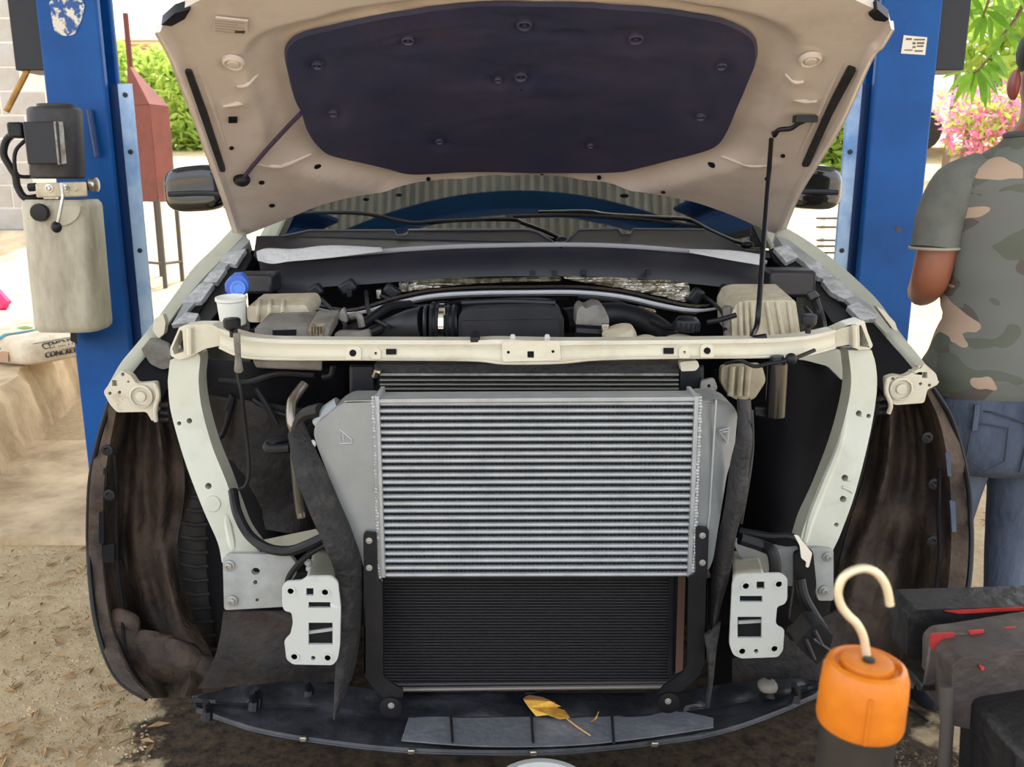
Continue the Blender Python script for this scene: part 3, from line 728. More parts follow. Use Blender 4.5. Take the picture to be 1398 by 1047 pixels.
# ---- fenders
def fY(v): return pw(v, [313, 400, 460, 525, 560], [2.62, 2.3, 2.08, 1.93, 1.9])
def fender(outer, inner_, sgn):
    A = [P(u, v, fY(v)) for u, v in [tuple(q[:2]) for q in cat([(a, b, 0) for a, b in outer], 6)]]
    B = [P(u, v, fY(v)) for u, v in [tuple(q[:2]) for q in cat([(a, b, 0) for a, b in inner_], 6)]]
    n = len(A); rows = []
    for i in range(n):
        a = A[i]; b = at_(B, i/(n-1))
        t = i/(n-1)
        drop = lerp(.42, .04, sstep(.55, 1, t))
        o1_ = a+Vector((sgn*.004, .03, -.014)); o2_ = a+Vector((sgn*.01, .10, -drop*.5)); o3_ = a+Vector((sgn*.01, .16, -drop))
        rows.append([b+Vector((-sgn*.004, .0, -.03)), b, a.lerp(b, .55)+Vector((0, 0, .006)), a+Vector((0, 0, .004)), o1_, o2_, o3_])
    f = MB().grid(rows).build('fender', mat['white'], car, ang=60)
    so = f.modifiers.new('thick', 'SOLIDIFY'); so.thickness = .003
    return f
fl = fender([(318,313), (290,342), (262,370), (240,402), (212,440), (188,470), (165,498), (148,528)], [(336,318), (306,350), (277,380), (252,410), (226,446), (204,474), (178,506), (158,532)], -1)
fr = fender([(1072,312), (1102,330), (1140,358), (1175,389), (1202,417), (1230,458), (1256,490), (1282,524)], [(1058,318), (1084,340), (1120,368), (1155,400), (1184,428), (1218,464), (1246,496), (1272,528)], 1)
pl('fender_shade', mat['dark'], car, [(279,380), (253,410), (227,446), (205,474), (179,506), (160,532), (170,556), (214,560), (234,520), (238,480), (262,446), (285,400)], lambda u, v: fY(v)+.012, .02)  # dark sheets standing in for the shade inside both fenders
pl('fender_shade', mat['dark'], car, [(1118,368), (1154,400), (1183,428), (1217,464), (1245,496), (1270,527), (1258,548), (1212,548), (1194,520), (1188,480), (1172,440), (1130,392)], lambda u, v: fY(v)+.012, .02)
pl('inner_duct', mat['grey_plastic'], car, [(190,472), (206,460), (230,470), (236,500), (222,505), (205,497)], lambda u, v: fY(v)-.006, .014, r=5, bevel=.004)
# fender gutter strips (inner channels)
pl('gutter', mat['greyplate'], fl, [(334,322), (341,328), (312,360), (282,395), (258,422), (246,440), (236,440), (252,412), (280,380), (306,350)], lambda u, v: fY(v)-.01, (0, .02, -.03))
pl('gutter', mat['greyplate'], fr, [(1060,322), (1078,328), (1120,360), (1160,396), (1198,424), (1196,436), (1184,436), (1140,396), (1100,360), (1070,338)], lambda u, v: fY(v)-.01, (0, .02, -.03))
pl('fender_tab', mat['bracket'], fl, [(210,436), (222,428), (226,440), (224,456), (216,462), (208,450)], lambda u, v: 2.05, .02, r=3)
pl('fender_tab', mat['bracket'], fr, [(1196,418), (1207,424), (1222,440), (1226,452), (1220,450), (1208,434)], lambda u, v: 2.05, .02, r=2)
# inner rails with bright flange segments
def rail(segs, wall, par_sgn):
    w_ = pl('inner_rail', mat['black'], car, wall, lambda u, v: fY(v)+.02, (0, .03, -.02), bevel=.003)
    for s_ in segs:
        pl('rail_flange', mat['flange'], w_, s_, lambda u, v: fY(v)-.015, (0, .01, -.012), r=2, bevel=.002)
    return w_
rail([[(297,356), (311,345), (336,339), (322,361)], [(277,384), (288,370), (309,366), (296,385)], [(247,414), (273,387), (292,387), (274,412)], [(233,443), (254,426), (272,428), (265,440)]],
     [(236,446), (247,415), (290,370), (338,338), (345,352), (322,390), (304,418), (282,446), (262,446)], -1)
rail([[(1056,338), (1076,334), (1090,350), (1074,358)], [(1097,357), (1118,357), (1138,378), (1118,379)], [(1122,383), (1146,380), (1168,404), (1152,408), (1134,398)], [(1156,418), (1172,412), (1202,433), (1176,437)]],
     [(1050,340), (1078,332), (1140,378), (1186,420), (1190,444), (1160,446), (1135,440), (1112,405), (1080,372), (1056,356)], 1)

# ---- upper radiator crossbar
def cY(u, v=0): return 1.66+.13*abs((u-720)/470)**2.6
barpts = [(286,443), (300,449), (325,457), (350,462), (400,464), (560,465), (650,465), (678,468), (684,464), (762,463), (768,466), (900,465), (1030,463), (1075,461), (1110,457), (1150,447), (1172,440),
          (1176,470), (1150,476), (1135,478), (1110,484), (1085,487), (1030,488), (900,489), (815,491), (790,494), (765,496), (690,497), (665,494), (640,492), (500,491), (400,491), (355,490), (325,486), (300,479), (275,474)]
holes = [circ(481.5,482,5), circ(513,481,2, 8), rect(527,476.5,541,484), circ(694,481,2.2, 8), rect(720,479.5,729,488.5), circ(755,480,2.2, 8), rect(906,475,920,483), circ(934.5,479,2, 8), circ(965.5,478,5)]
ed_t = [(300,450), (325,458), (350,463), (400,465.5), (560,466.5), (650,466.5), (682,465.5), (768,467), (900,466.5), (1030,464.5), (1075,462.5), (1110,458.5), (1140,452)]
ed_b = [(300,474), (325,485), (355,489), (400,490), (500,490), (640,491), (690,495.5), (765,494.5), (815,490), (900,488), (1030,487), (1085,486), (1112,482), (1140,474)]
m = MB(); rows = []
for q in range(97):
    a, b = at_(cat([(x_, y_, 0) for x_, y_ in ed_t], 6), q/96), at_(cat([(x_, y_, 0) for x_, y_ in ed_b], 6), q/96)
    u_ = lerp(300, 1140, q/96); vt = pw(u_, [p[0] for p in ed_t], [p[1] for p in ed_t]); vb = pw(u_, [p[0] for p in ed_b], [p[1] for p in ed_b])
    rows.append([P(u_, lerp(vt, vb, t), cY(u_)-d) for t, d in ((0, 0), (.08, .002), (.16, .002), (.22, 0), (.5, -.001), (.78, 0), (.84, .002), (.92, .002), (1, 0))])
bar = m.grid(rows, (0, .003, 0)).build('radiator_crossbar', mat['cream'], car, label='cream painted upper crossbar')
def bar_hole(pts): MB().poly([pts], lambda u, v: P(u, v, cY(u)-.0025), (0, .002, 0)).build('hole', mat['dark'], bar)
for h_ in holes: bar_hole(h_)
for e_ in (ed_t, ed_b): MB().tube(cat([P(u, v, cY(u)+.003) for u, v in e_], 5), .0035, 10).build('rolled_edge', mat['cream'], bar)
pl('centre_bracket', mat['cream'], bar, [(685,466), (764,465), (766,492), (686,494)], lambda u, v: cY(u)-.006, .008, r=4, bevel=.002, holes=[circ(694,481,2.2, 8), rect(720,479.5,729,488.5), circ(755,480,2.2, 8)])
for (a, b, c, d) in ((472,473,493,491), (506,475,520,490), (927,473,942,489), (956,470,975,488)):
    pl('weld_tab', mat['cream'], bar, [(a,b+4), (a+4,b), (c-4,b), (c,b+4), (c,d), (a,d)], lambda u, v: cY(u)-.004, .006, r=3, bevel=.0015, holes=[circ((a+c)/2-(.8 if a == 472 else 0), (b+d)/2, 5 if c-a > 16 else 2, 10)])
for u in (700, 747): MB().lathe([(.005, 0), (.006, .004), (.004, .012), (.001, .013)], P(u, 465, 1.675), (0,0,1), 8).build('stud', mat['plate'], bar)
MB().box(P(648, 463, 1.67), (.016, .02, .012)).build('rubber_stop', mat['black'], bar, bevel=.002)
MB().hexa([P(*q) for q in [(642,460,1.67), (655,460,1.67), (655,467,1.66), (642,467,1.66)]], [P(*q) for q in [(644,452,1.72), (654,452,1.72), (654,460,1.72), (644,460,1.72)]]).build('rubber_stop', mat['black'], bar)
m = MB(); rowA = [P(q.x, q.y, cY(q.x)) for q in cat([(a, b, 0) for a, b in ed_t], 4)]; rowB = [P(q.x, q.y, cY(q.x)) for q in cat([(a, b, 0) for a, b in ed_b], 4)]
m.grid([rowA, [q+Vector((0, .05, .001)) for q in rowA]], (0, 0, -.004)); m.grid([rowB, [q+Vector((0, .05, 0)) for q in rowB]], (0, 0, .004))
m.build('bar_flanges', mat['cream'], bar)
# hubs at the ends
hub_l = pl('crossbar_hub', mat['cream'], bar, [(245,446), (262,443), (290,443), (304,452), (322,470), (320,476), (300,472), (280,476), (258,488), (244,491), (233,486), (232,476)], 1.80, .05, holes=[[(246,450), (249,452), (251,480), (238,484), (235,476)]], r=3, bevel=.004)
MB().tube([P(258,447,1.79), P(259,484,1.79)], .006, 8).build('pressed_rib', mat['cream'], hub_l)
bolt(hub_l, 243, 474, 1.83, 4)
hub_r = pl('crossbar_hub', mat['cream'], bar, [(1140,452), (1160,443), (1180,437), (1184,452), (1192,472), (1188,477), (1172,478), (1160,470), (1140,474), (1122,480), (1112,482), (1124,470)], 1.80, .05, holes=[[(1173,444), (1176,444), (1186,470), (1184,474), (1174,473)]], r=3, bevel=.004)
MB().tube([P(1166,444,1.79), P(1167,474,1.79)], .006, 8).build('pressed_rib', mat['cream'], hub_r)
bolt(hub_r, 1180, 465, 1.83, 4)
# bump stops on the bar
for u, v, r in ((318,446,12), (1103,441,11)):
    o = P(u, v+14, 1.73); rr = r*mpp(1.73, v)
    MB().lathe([(rr*.35, 0), (rr*.35, .012), (rr*.55, .014), (rr*.95, .02), (rr, .034), (rr*.85, .038), (rr*.2, .04)], o, (0,0,1), 16).build('bump_stop', mat['black'], bar)

# ---- side struts
def sY(u, v): return pw(v, [440, 560, 680, 760, 830], [1.82, 1.80, 1.74, 1.66, 1.62])
ls = [(233,492), (250,482), (272,484), (271,520), (276,560), (290,610), (308,655), (322,695), (334,726), (352,752), (400,752), (408,756)]
le = [(303,768), (297,740), (278,697), (256,640), (241,592), (232,555), (229,520)]
strut_l = pl('side_strut', mat['white'], car, [tuple(q[:2]) for q in cat([(a,b,0) for a,b in ls[1:10]], 5)]+[(352,756)]+[tuple(q[:2]) for q in cat([(a,b,0) for a,b in le], 5)]+[(232,492)], sY, .05, holes=[circ(244.5,578,3, 10), circ(258.5,574.5,3.8, 10), circ(284.5,663.5,4.5, 10)], bevel=.006, seg=3)
MB().tube(cat([P(u, v, sY(u,v)+.004) for u, v in ((309,700), (313,720), (317,740), (319,752))], 5), [.004,.010,.010,.006], 8).build('pressed_rib', mat['white'], strut_l)
MB().poly([circ(290,688,11,18)], lambda u, v: P(u, v, sY(u,v)-.0025), (0, .006, 0)).build('pressed_boss', mat['white'], strut_l, bevel=.0022)
gp = pl('strut_foot', mat['greyplate'], strut_l, [(304,762), (312,756), (395,757), (405,770), (402,790), (390,795), (386,815), (392,828), (306,833)], 1.605, .012, holes=[circ(349,780,6, 12, 5), circ(348.5,795,3, 10), circ(351,819,2.4, 8)], r=5, label='grey bolted foot plate')
for v in (772, 820): bolt(strut_l, 313 if v < 800 else 317, v, 1.603, 8)
rs_in = [(1158,478), (1162,520), (1156,560), (1142,610), (1120,668), (1100,712), (1090,745)]
rs_out = [(1137,752), (1148,728), (1168,672), (1188,592), (1197,535), (1196,500), (1190,478)]
strut_r = pl('side_strut', mat['white'], car, [tuple(q[:2]) for q in cat([(a,b,0) for a,b in rs_in], 5)]+[tuple(q[:2]) for q in cat([(a,b,0) for a,b in rs_out], 5)], sY, .05, holes=[circ(1172.5,564.5,4, 10), circ(1186,568,3, 10), circ(1153.5,652.5,4.5, 10), circ(1151,681.5,4.5, 10), circ(1142,716.5,3, 10)], bevel=.006, seg=3)
MB().tube(cat([P(u, v, sY(u,v)+.003) for u, v in ((1158,560), (1146,610), (1128,655), (1108,705), (1098,742))], 5), [.003,.008,.010,.010,.006], 8).build('pressed_rib', mat['white'], strut_r)
MB().tube(cat([P(u, v, sY(u,v)) for u, v in ((1150,665), (1158,668), (1164,672))], 5), .004, 8).build('pressed_rib', mat['white'], strut_r)
pl('strut_foot', mat['greyplate'], strut_r, [(1060,750), (1118,748), (1138,750), (1138,820), (1117,820), (1112,800), (1060,800)], 1.615, .012, r=4, bevel=.002)
for u, v in ((1130,760), (1125,806)): bolt(strut_r, u, v, 1.612, 7)

# ---- headlight brackets
Yk = 1.88
hbk = pl('headlight_bracket', mat['bracket'], car, [(141,535), (152,520), (165,506), (178,512), (186,524), (212,522), (215,540), (214,566), (208,576), (200,562), (160,563), (150,552)], Yk, .02, holes=[circ(167.5,511,2.6, 8), rect(153,519,160,527), circ(150,537,2.5, 8), circ(163,535.5,2.4, 8), circ(175,521,1.6, 8)], r=4, bevel=.003)
MB().lathe([(.026, 0), (.026, .008), (.021, .010), (.021, .003), (.012, .003), (.011, .01), (.003, .011)], P(194, 540, Yk), (0,-1,0), 18).build('adjuster_boss', mat['bracket'], hbk)
MB().tube(cat([P(212,524,Yk-.01), P(216,540,Yk-.015), P(212,558,Yk-.015), P(213,575,Yk-.01)], 5), .005, 8).build('pressed_rib', mat['bracket'], hbk)
for v in (552, 563, 572): MB().tube([P(216,v,Yk+.02), P(232,v+1,Yk-.02)], .006, 8).build('clip_finger', mat['black'], hbk)
hbk2 = pl('headlight_bracket', mat['bracket'], car, [(1210,516), (1222,512), (1236,514), (1252,505), (1262,496), (1278,510), (1282,524), (1266,532), (1262,550), (1222,553), (1212,546)], Yk, .02, holes=[circ(1219,517,2.2, 8), circ(1247,508,1.6, 8), circ(1256,501,2.4, 8), rect(1259,508,1266,516), circ(1257,524,2.4, 8), circ(1269,526,2.4, 8)], r=4, bevel=.003)
MB().lathe([(.026, 0), (.026, .008), (.021, .010), (.021, .003), (.012, .003), (.011, .01), (.003, .011)], P(1229, 530, Yk), (0,-1,0), 18).build('adjuster_boss', mat['bracket'], hbk2)
MB().tube(cat([P(1212,516,Yk-.01), P(1210,534,Yk-.015), P(1216,552,Yk-.015), P(1213,564,Yk-.01)], 5), .005, 8).build('pressed_rib', mat['bracket'], hbk2)
for v in (544, 554, 562): MB().tube([P(1198,v+1,Yk-.02), P(1210,v,Yk+.02)], .006, 8).build('clip_finger', mat['black'], hbk2)

# ---- crash boxes (bumper mounts)
Yc = 1.46
lp = [(385,800), (391,794), (412,793), (419,787), (452,787), (461,795), (465,830), (464,880), (461,900), (454,908), (400,907), (391,900), (388,874), (396,867), (400,850), (398,836), (388,834), (385,825)]
cb = pl('crash_box', mat['plate'], car, lp, Yc, .006, holes=[circ(397,806.5,4), rect(418,803,428,813), circ(444,808,4), rect(421,822,451,830), rect(421,850,454,880), circ(402,896,4), circ(427.5,898.5,3.2), circ(447.5,897.5,4)], r=4, bevel=.0015, label='white bumper mounting plate')
MB().hexa([P(*q) for q in [(417,789,Yc+.02), (459,795,Yc+.02), (462,890,Yc+.02), (418,886,Yc+.02)]], [P(*q) for q in [(428,748,1.85), (462,752,1.85), (462,815,1.85), (428,815,1.85)]]).build('crush_tube', mat['white'], cb, bevel=.006)
for a in ((397,806.5), (444,808), (402,896), (447.5,897.5)):
    r = 7*mpp(Yc, a[1]); MB().lathe([(r*.62, 0), (r*.62, .002), (r, .0021), (r, 0)], P(a[0], a[1], Yc), (0,-1,0), 16).build('weld_ring', mat['plate'], cb)
pl('cross_strap', mat['greyplate'], cb, [(420,862), (456,857), (456,861), (420,866)], Yc+.004, .004)
for u, v in ((421,768), (423,776)): MB().blob(P(u, v, 1.60), (.008,.008,.007)).build('weld_nut', mat['plate'], cb)
rp = [(1000,797), (1004,787), (1012,784), (1066,783), (1075,789), (1075,818), (1071,825), (1061,828), (1059,850), (1063,856), (1071,859), (1069,888), (1062,897), (1012,899), (1001,894), (996,880)]
MB().poly([[(419,800), (457,800), (459,884), (419,884)]], lambda u, v: P(u, v, Yc+.0075), (0, .012, 0)).build('tube_shade', mat['dark'], cb)  # dark sheet painting in the shade of the hollow crush tube
cb2 = pl('crash_box', mat['plate'], car, rp, Yc, .006, holes=[circ(1018,799.5,4), rect(1033,794,1044,804), circ(1063,797,4), rect(1010,813.5,1041,822), rect(1007,842,1040,871), circ(1013,888.5,4), circ(1032.5,889,3.2), circ(1057,885,4)], r=4, bevel=.0015, label='white bumper mounting plate')
MB().hexa([P(*q) for q in [(1000,790,Yc+.02), (1045,785,Yc+.02), (1044,885,Yc+.02), (1000,889,Yc+.02)]], [P(*q) for q in [(1000,752,1.85), (1034,750,1.85), (1034,812,1.85), (1000,812,1.85)]]).build('crush_tube', mat['bracket'], cb2, bevel=.006)
for a in ((1018,799.5), (1063,797), (1013,888.5), (1057,885)):
    r = 7*mpp(Yc, a[1]); MB().lathe([(r*.62, 0), (r*.62, .002), (r, .0021), (r, 0)], P(a[0], a[1], Yc), (0,-1,0), 16).build('weld_ring', mat['plate'], cb2)
pl('cross_strap', mat['greyplate'], cb2, [(1008,848), (1042,846), (1042,850), (1008,852)], Yc+.004, .004)
MB().poly([[(1004,792), (1046,790), (1044,876), (1003,876)]], lambda u, v: P(u, v, Yc+.0075), (0, .012, 0)).build('tube_shade', mat['dark'], cb2)
# chassis rails running back, dark
for u0, u1 in ((424,462), (1000,1038)):
    a = P((u0+u1)/2, 830, 1.9); MB().box((a.x, 2.9, .43), (.08, 2.2, .15)).build('chassis_rail', mat['dark'], car, bevel=.006)

# ---- intercooler
Yi = 1.55
def iu(side_, v): return pw(v, [535, 790], [514, 523]) if side_ < 0 else pw(v, [535, 790], [952, 942])
ic = MB().poly([[(514,550), (952,548), (942,787), (523,789)]], lambda u, v: P(u, v, Yi+.013), (0, .06, 0)).build('intercooler', mat['fin'], car, label='silver front-mount bar-and-plate intercooler')
TA, TB = P(510,545,Yi), P(956,542,Yi); TC, TD = P(956,533,Yi+.085), P(510,535,Yi+.085)
dz = Vector((0, 0, -.008))
MB().hexa([TA, TB, TC, TD], [TA+dz, TB+dz, TC+dz, TD+dz]).build('top_plate', mat['bar'], ic, bevel=.0015)
nb = 25
for k in range(nb):
    v = 552+k*(786-552)/(nb-1)
    a, b = P(iu(-1, v)+2, v, Yi+.004), P(iu(1, v)-2, v-1, Yi+.004)
    hgt = 5.8*mpp(Yi, v)
    # rounded bar nose: a D-section extrusion
    sec = [(.075, .5), (.004, .5), (.001, .32), (0, 0), (.001, -.32), (.004, -.5), (.075, -.5)]
    rr_ = [[q+Vector((0, d, h_*hgt)) for d, h_ in sec] for q in (a, a.lerp(b, .5), b)]
    MB().loft(rr_).build('core_bar', mat['bar'], ic, ang=50)
# fin wave between bars: one mesh of slanted fins
m = MB()
for k in range(nb-1):
    v = 552+(k+.5)*(786-552)/(nb-1); hgt = 5.2*mpp(Yi, v)
    n = 150
    for i in range(n):
        a = P(lerp(iu(-1, v)+3, iu(1, v)-3, i/n), v, Yi+.009); s_ = 1 if i % 2 else -1
        m.add([a+Vector((-.0017*s_, 0, -hgt/2)), a+Vector((.0017*s_, 0, hgt/2)), a+Vector((.0017*s_, .03, hgt/2)), a+Vector((-.0017*s_, .03, -hgt/2))], [(0,1,2,3)])
m.build('cooling_fins', mat['fin'], ic, kind='stuff', smooth=False)
# header bars with weld beads
for s_ in (-1, 1):
    d = -1 if s_ < 0 else 1
    pts = [(iu(s_, 540)-3, 541), (iu(s_, 540)+3, 541), (iu(s_, 790)+3, 789), (iu(s_, 790)-3, 789)]
    pl('header_bar', mat['bar'], ic, pts, Yi-.002, .08, bevel=.001)
    m = MB(); rg = random.Random(4)
    for i in range(60):
        v = lerp(543, 788, i/59); q = P(iu(s_, v)+d*5+rg.uniform(-.6, .6), v, Yi-.001); r = rg.uniform(.0030, .0046)
        m.blob(q, (r, r, r*1.1), 1, 7, 5)
    m.build('weld_bead', mat['bar'], ic)
# end tanks
lt = [(508,548), (474,548), (462,554), (430,581), (428,592), (434,612), (494,765), (498,780), (518,788)]
m = MB(); fn_ = lambda u, v: P(u, v, Yi+.0)
tankL = MB().poly([rnd(lt, 5)], fn_, (0, .085, 0)).build('end_tank', mat['alu'], ic, bevel=.006, seg=3)
pl('raised_edge', mat['alu'], tankL, [(509,547), (512,547), (521,786), (517,786)], Yi-.004, .01)
rt = [(958,545), (978,545), (986,546), (1001,553), (1007,565), (1003,612), (992,650), (984,700), (974,762), (968,778), (946,786)]
def rtY(u, v): return Yi+max(0, (u-980))*.0012
tankR = MB().poly([rnd(rt, 5)], lambda u, v: P(u, v, rtY(u, v)), (0, .085, 0)).build('end_tank', mat['alu'], ic, bevel=.006, seg=3)
pl('seam', mat['bar'], tankR, [(977,546), (979,546), (970,700), (960,785), (957,785), (968,700)], Yi-.003, .006)
# raised tank lids seen over the top
MB().hexa([P(470,547,Yi+.0), P(510,546,Yi+.0), P(510,535,Yi+.085), P(480,537,Yi+.085)], [P(470,550,Yi+.0), P(510,549,Yi+.0), P(510,538,Yi+.085), P(480,540,Yi+.085)]).build('tank_lid', mat['alu'], tankL)
# maker's embossed mark: a small open triangle with a dot
for a, b in (((463,586), (480,600)), ((480,600), (480,604)), ((480,605), (464,606)), ((464,607), (463,594)), ((468,592), (469,603))):
    MB().tube([P(a[0], a[1], Yi-.001), P(b[0], b[1], Yi-.001)], .0016, 6).build('embossed_mark', mat['bar'], tankL)
MB().blob(P(463, 578, Yi-.001), (.002, .002, .002), 1, 8, 6).build('embossed_mark', mat['bar'], tankL)
for a, b in (((982,588), (996,584)), ((983,590), (993,604)), ((995,585), (993,606)), ((986,590), (993,589))):
    MB().tube([P(a[0], a[1], rtY(*a)-.001), P(b[0], b[1], rtY(*b)-.001)], .0016, 6).build('embossed_mark', mat['bar'], tankR)
# outlet neck, upper left
MB().tube([P(466,556,Yi+.055), P(450,566,Yi+.055), P(437,580,Yi+.06)], [.022, .021, .018], 16).build('inlet_neck', mat['alu'], ic)
MB().blob(P(427, 606, Yi+.0), (.006,.006,.008)).build('bright_fitting', mat['plate'], ic)
# black mounting brackets at the sides
bl_ = [(496,729), (499,726), (514,728), (515,786), (522,792), (523,920), (552,943), (552,952), (522,952), (497,918)]
brl = pl('cooler_bracket', mat['black'], car, [(496,729), (499,726), (514,728), (515,790), (522,797), (523,922), (536,934), (550,941), (550,952), (524,953), (512,942), (497,922)], Yi-.012, .006, r=2, bevel=.0012)
MB().hexa([P(497,790,Yi-.012), P(499,790,Yi-.012), P(499,920,Yi-.012), P(497,920,Yi-.012)], [P(497,790,Yi+.04), P(499,790,Yi+.04), P(499,920,Yi+.04), P(497,920,Yi+.04)]).build('bracket_return', mat['black'], brl)
for v in (738, 775): bolt(brl, 504, v, Yi-.013, 4.5)
brr = pl('cooler_bracket', mat['black'], car, [(950,722), (953,719), (965,720), (968,724), (966,780), (964,900), (955,922), (930,944), (902,947), (896,950), (905,938), (933,918), (938,906), (940,788), (950,783)], Yi-.012, .006, r=2, bevel=.0012)
MB().hexa([P(964,790,Yi-.012), P(966,790,Yi-.012), P(965,905,Yi-.012), P(962,905,Yi-.012)], [P(964,790,Yi+.04), P(966,790,Yi+.04), P(965,905,Yi+.04), P(962,905,Yi+.04)]).build('bracket_return', mat['black'], brr)
for v in (731, 768): bolt(brr, 959, v, Yi-.013, 4.5)
for u, v, b in ((534,963,brl), (912,957,brr)):
    MB().lathe([(.022, 0), (.022, .008), (.016, .009)], P(u, v, Yi-.01), (0,-1,0), 14).build('bush', mat['black'], b)
    bolt(b, u, v, Yi-.02, 4.5)

# ---- condenser and radiator behind
Yd = 1.64
cond = MB().poly([[(520,780), (935,780), (922,940), (523,940)]], lambda u, v: P(u, v, Yd), (0, .02, 0)).build('condenser', mat['condenser'], car)
m = MB()
for k in range(36):
    v = 793+k*4.05; a, b = P(525,v,Yd-.002), P(914,v,Yd-.002); m.box((a+b)/2, ((b-a).x, .006, .0022))
m.build('condenser_tubes', mat['condline'], cond, kind='stuff')
MB().tube([P(521,790,Yd-.006), P(522,920,Yd-.006), P(535,932,Yd-.006)], .0022, 6).build('frame_edge', mat['steel'], cond)
MB().tube([P(535,934,Yd-.006), P(912,931,Yd-.006)], .0042, 8).build('bottom_tube', mat['condline'], cond)
MB().tube([P(545,941,Yd-.01), P(912,937,Yd-.01)], .005, 8).build('bottom_tube', M('tube_grey', (112,106,102), .45, .5), cond)
MB().hexa([P(914,782,Yd-.01), P(920,782,Yd-.01), P(917,925,Yd-.01), P(911,925,Yd-.01)], [P(914,782,Yd+.02), P(920,782,Yd+.02), P(917,925,Yd+.02), P(911,925,Yd+.02)]).build('side_tank', mat['black'], cond)
MB().hexa([P(926,785,Yd-.01), P(936,785,Yd-.01), P(932,915,Yd-.01), P(922,920,Yd-.01)], [P(926,785,Yd+.02), P(936,785,Yd+.02), P(932,915,Yd+.02), P(922,920,Yd+.02)]).build('receiver_tube', M('rust_tube', (98,74,64), .5, .3), cond)
Yr = 1.72
rad = MB().poly([[(515,500), (930,500), (930,560), (515,560)]], lambda u, v: P(u, v, Yr+.02), (0, .03, 0)).build('radiator', mat['condenser'], car)
for v, t_ in ((511,3.2), (518.5,2.0), (524.5,2.0), (530.5,2.0)):
    a, b = P(519,v,Yr), P(926,v-1,Yr); MB().box((a+b)/2, ((b-a).x, .012, t_*mpp(Yr, v))).build('radiator_tube', M('tube_dull', (150,146,134), .4, .6) if v > 515 else mat['steel'], rad)
MB().box(P(722, 500, Yr+.03), (.62, .05, .018)).build('rubber_seal', mat['rubber'], rad)
for u in (495, 945):
    MB().hexa([P(u-18,498,Yr), P(u+16,498,Yr), P(u+16,560,Yr), P(u-18,560,Yr)], [P(u-18,498,Yr+.06), P(u+16,498,Yr+.06), P(u+16,560,Yr+.06), P(u-18,560,Yr+.06)]).build('side_tank', mat['black'], rad, bevel=.006)
pl('top_mount', mat['bracket'], rad, [(928,494), (952,492), (955,500), (950,506), (930,507)], Yr-.02, .02, r=3)
pl('corner_bracket', mat['grey_plastic'], rad, [(958,520), (975,516), (980,530), (975,535), (956,535)], Yr-.02, .01, holes=[circ(968,527,2.5, 8)], r=3)
MB().tube([P(511,514,Yr-.005), P(514,506,Yr-.01), P(520,508,Yr-.012)], .006, 8).build('filler_nipple', mat['steel'], rad)

# ---- rubber air guides either side
def fa(t): return t
lf_a = [(393,592,1.52), (400,640,1.50), (416,682,1.49), (440,742,1.48), (458,790,1.5), (459,880,1.5), (454,982,1.46)]
lf_b = [(412,576,1.56), (424,603,1.54), (444,645,1.53), (466,695,1.525), (488,750,1.525), (494,800,1.54), (487,900,1.53), (461,978,1.47)]
def strip(name, A, B, mt, par=car, th=(0, .008, 0), wav=.006, n=6, k=8):
    a = cat([P(*q) for q in A], n); b = cat([P(*q) for q in B], n); N = 60; rows = []
    for i in range(N+1):
        p, q = at_(a, i/N), at_(b, i/N); rows.append([p.lerp(q, s/k)+Vector((0, -wav*math.sin(math.pi*s/k)+wav*.7*noise.noise(p.lerp(q, s/k)*14), 0)) for s in range(k+1)])
    return MB().grid(rows, th).build(name, mt, par, ang=60)
strip('air_guide', lf_a, lf_b, mat['flap'], wav=.012)
strip('air_guide', [(1008,545,1.56), (1008,585,1.55), (1000,625,1.55), (992,680,1.55), (984,730,1.55), (972,790,1.56), (964,850,1.57)], [(1026,545,1.57), (1028,590,1.54), (1024,640,1.53), (1018,690,1.52), (1006,732,1.52), (996,790,1.54), (978,850,1.56)], mat['rubber'], wav=.014)
strip('air_guide_tail', [(962,868,1.52), (966,895,1.5), (968,930,1.49), (964,965,1.48)], [(984,850,1.53), (978,890,1.5), (974,930,1.49), (968,966,1.48)], mat['flap'], wav=.004)
tb('piping', mat['condline'], car, [(1027,560,1.54), (1028,610,1.54), (1022,660,1.53), (1012,715,1.53)], .0022, 6)

# ---- pipes, hoses and wiring left
tb('coolant_pipe', M('pipe_metal', (150,142,130), .3, .8), car, [(416,524,1.80), (404,540,1.78), (398,552,1.76), (398,575,1.74), (402,592,1.74), (404,640,1.76), (409,690,1.78), (412,706,1.78)], .0105, 12)
tb('coolant_hose', mat['hose'], car, [(438,560,1.60), (420,565,1.62), (410,578,1.64), (404,600,1.66)], .014, 10)
tb('coolant_hose', mat['hose'], car, [(400,598,1.70), (378,602,1.68), (366,608,1.67), (370,613,1.66), (395,612,1.66)], .010, 10)
tb('wiring', mat['hose'], car, [(322,450,1.72), (324,480,1.70), (324,510,1.70), (330,540,1.70), (336,590,1.72), (340,640,1.72), (336,662,1.72), (326,668,1.72)], .0038, 8)
MB().tube([P(323,455,1.64), P(325,488,1.64), P(326,505,1.66)], [.007,.006,.009], 8).build('wiring_clip', mat['grey_plastic'], car)
tb('wiring', mat['hose'], car, [(318,670,1.70), (324,700,1.66), (340,730,1.64), (365,748,1.60), (395,752,1.58), (420,744,1.57), (445,732,1.57)], .010, 10)
tb('wiring', mat['hose'], car, [(392,825,1.60), (392,800,1.595), (398,782,1.59), (420,758,1.58), (446,742,1.57)], .006, 8)
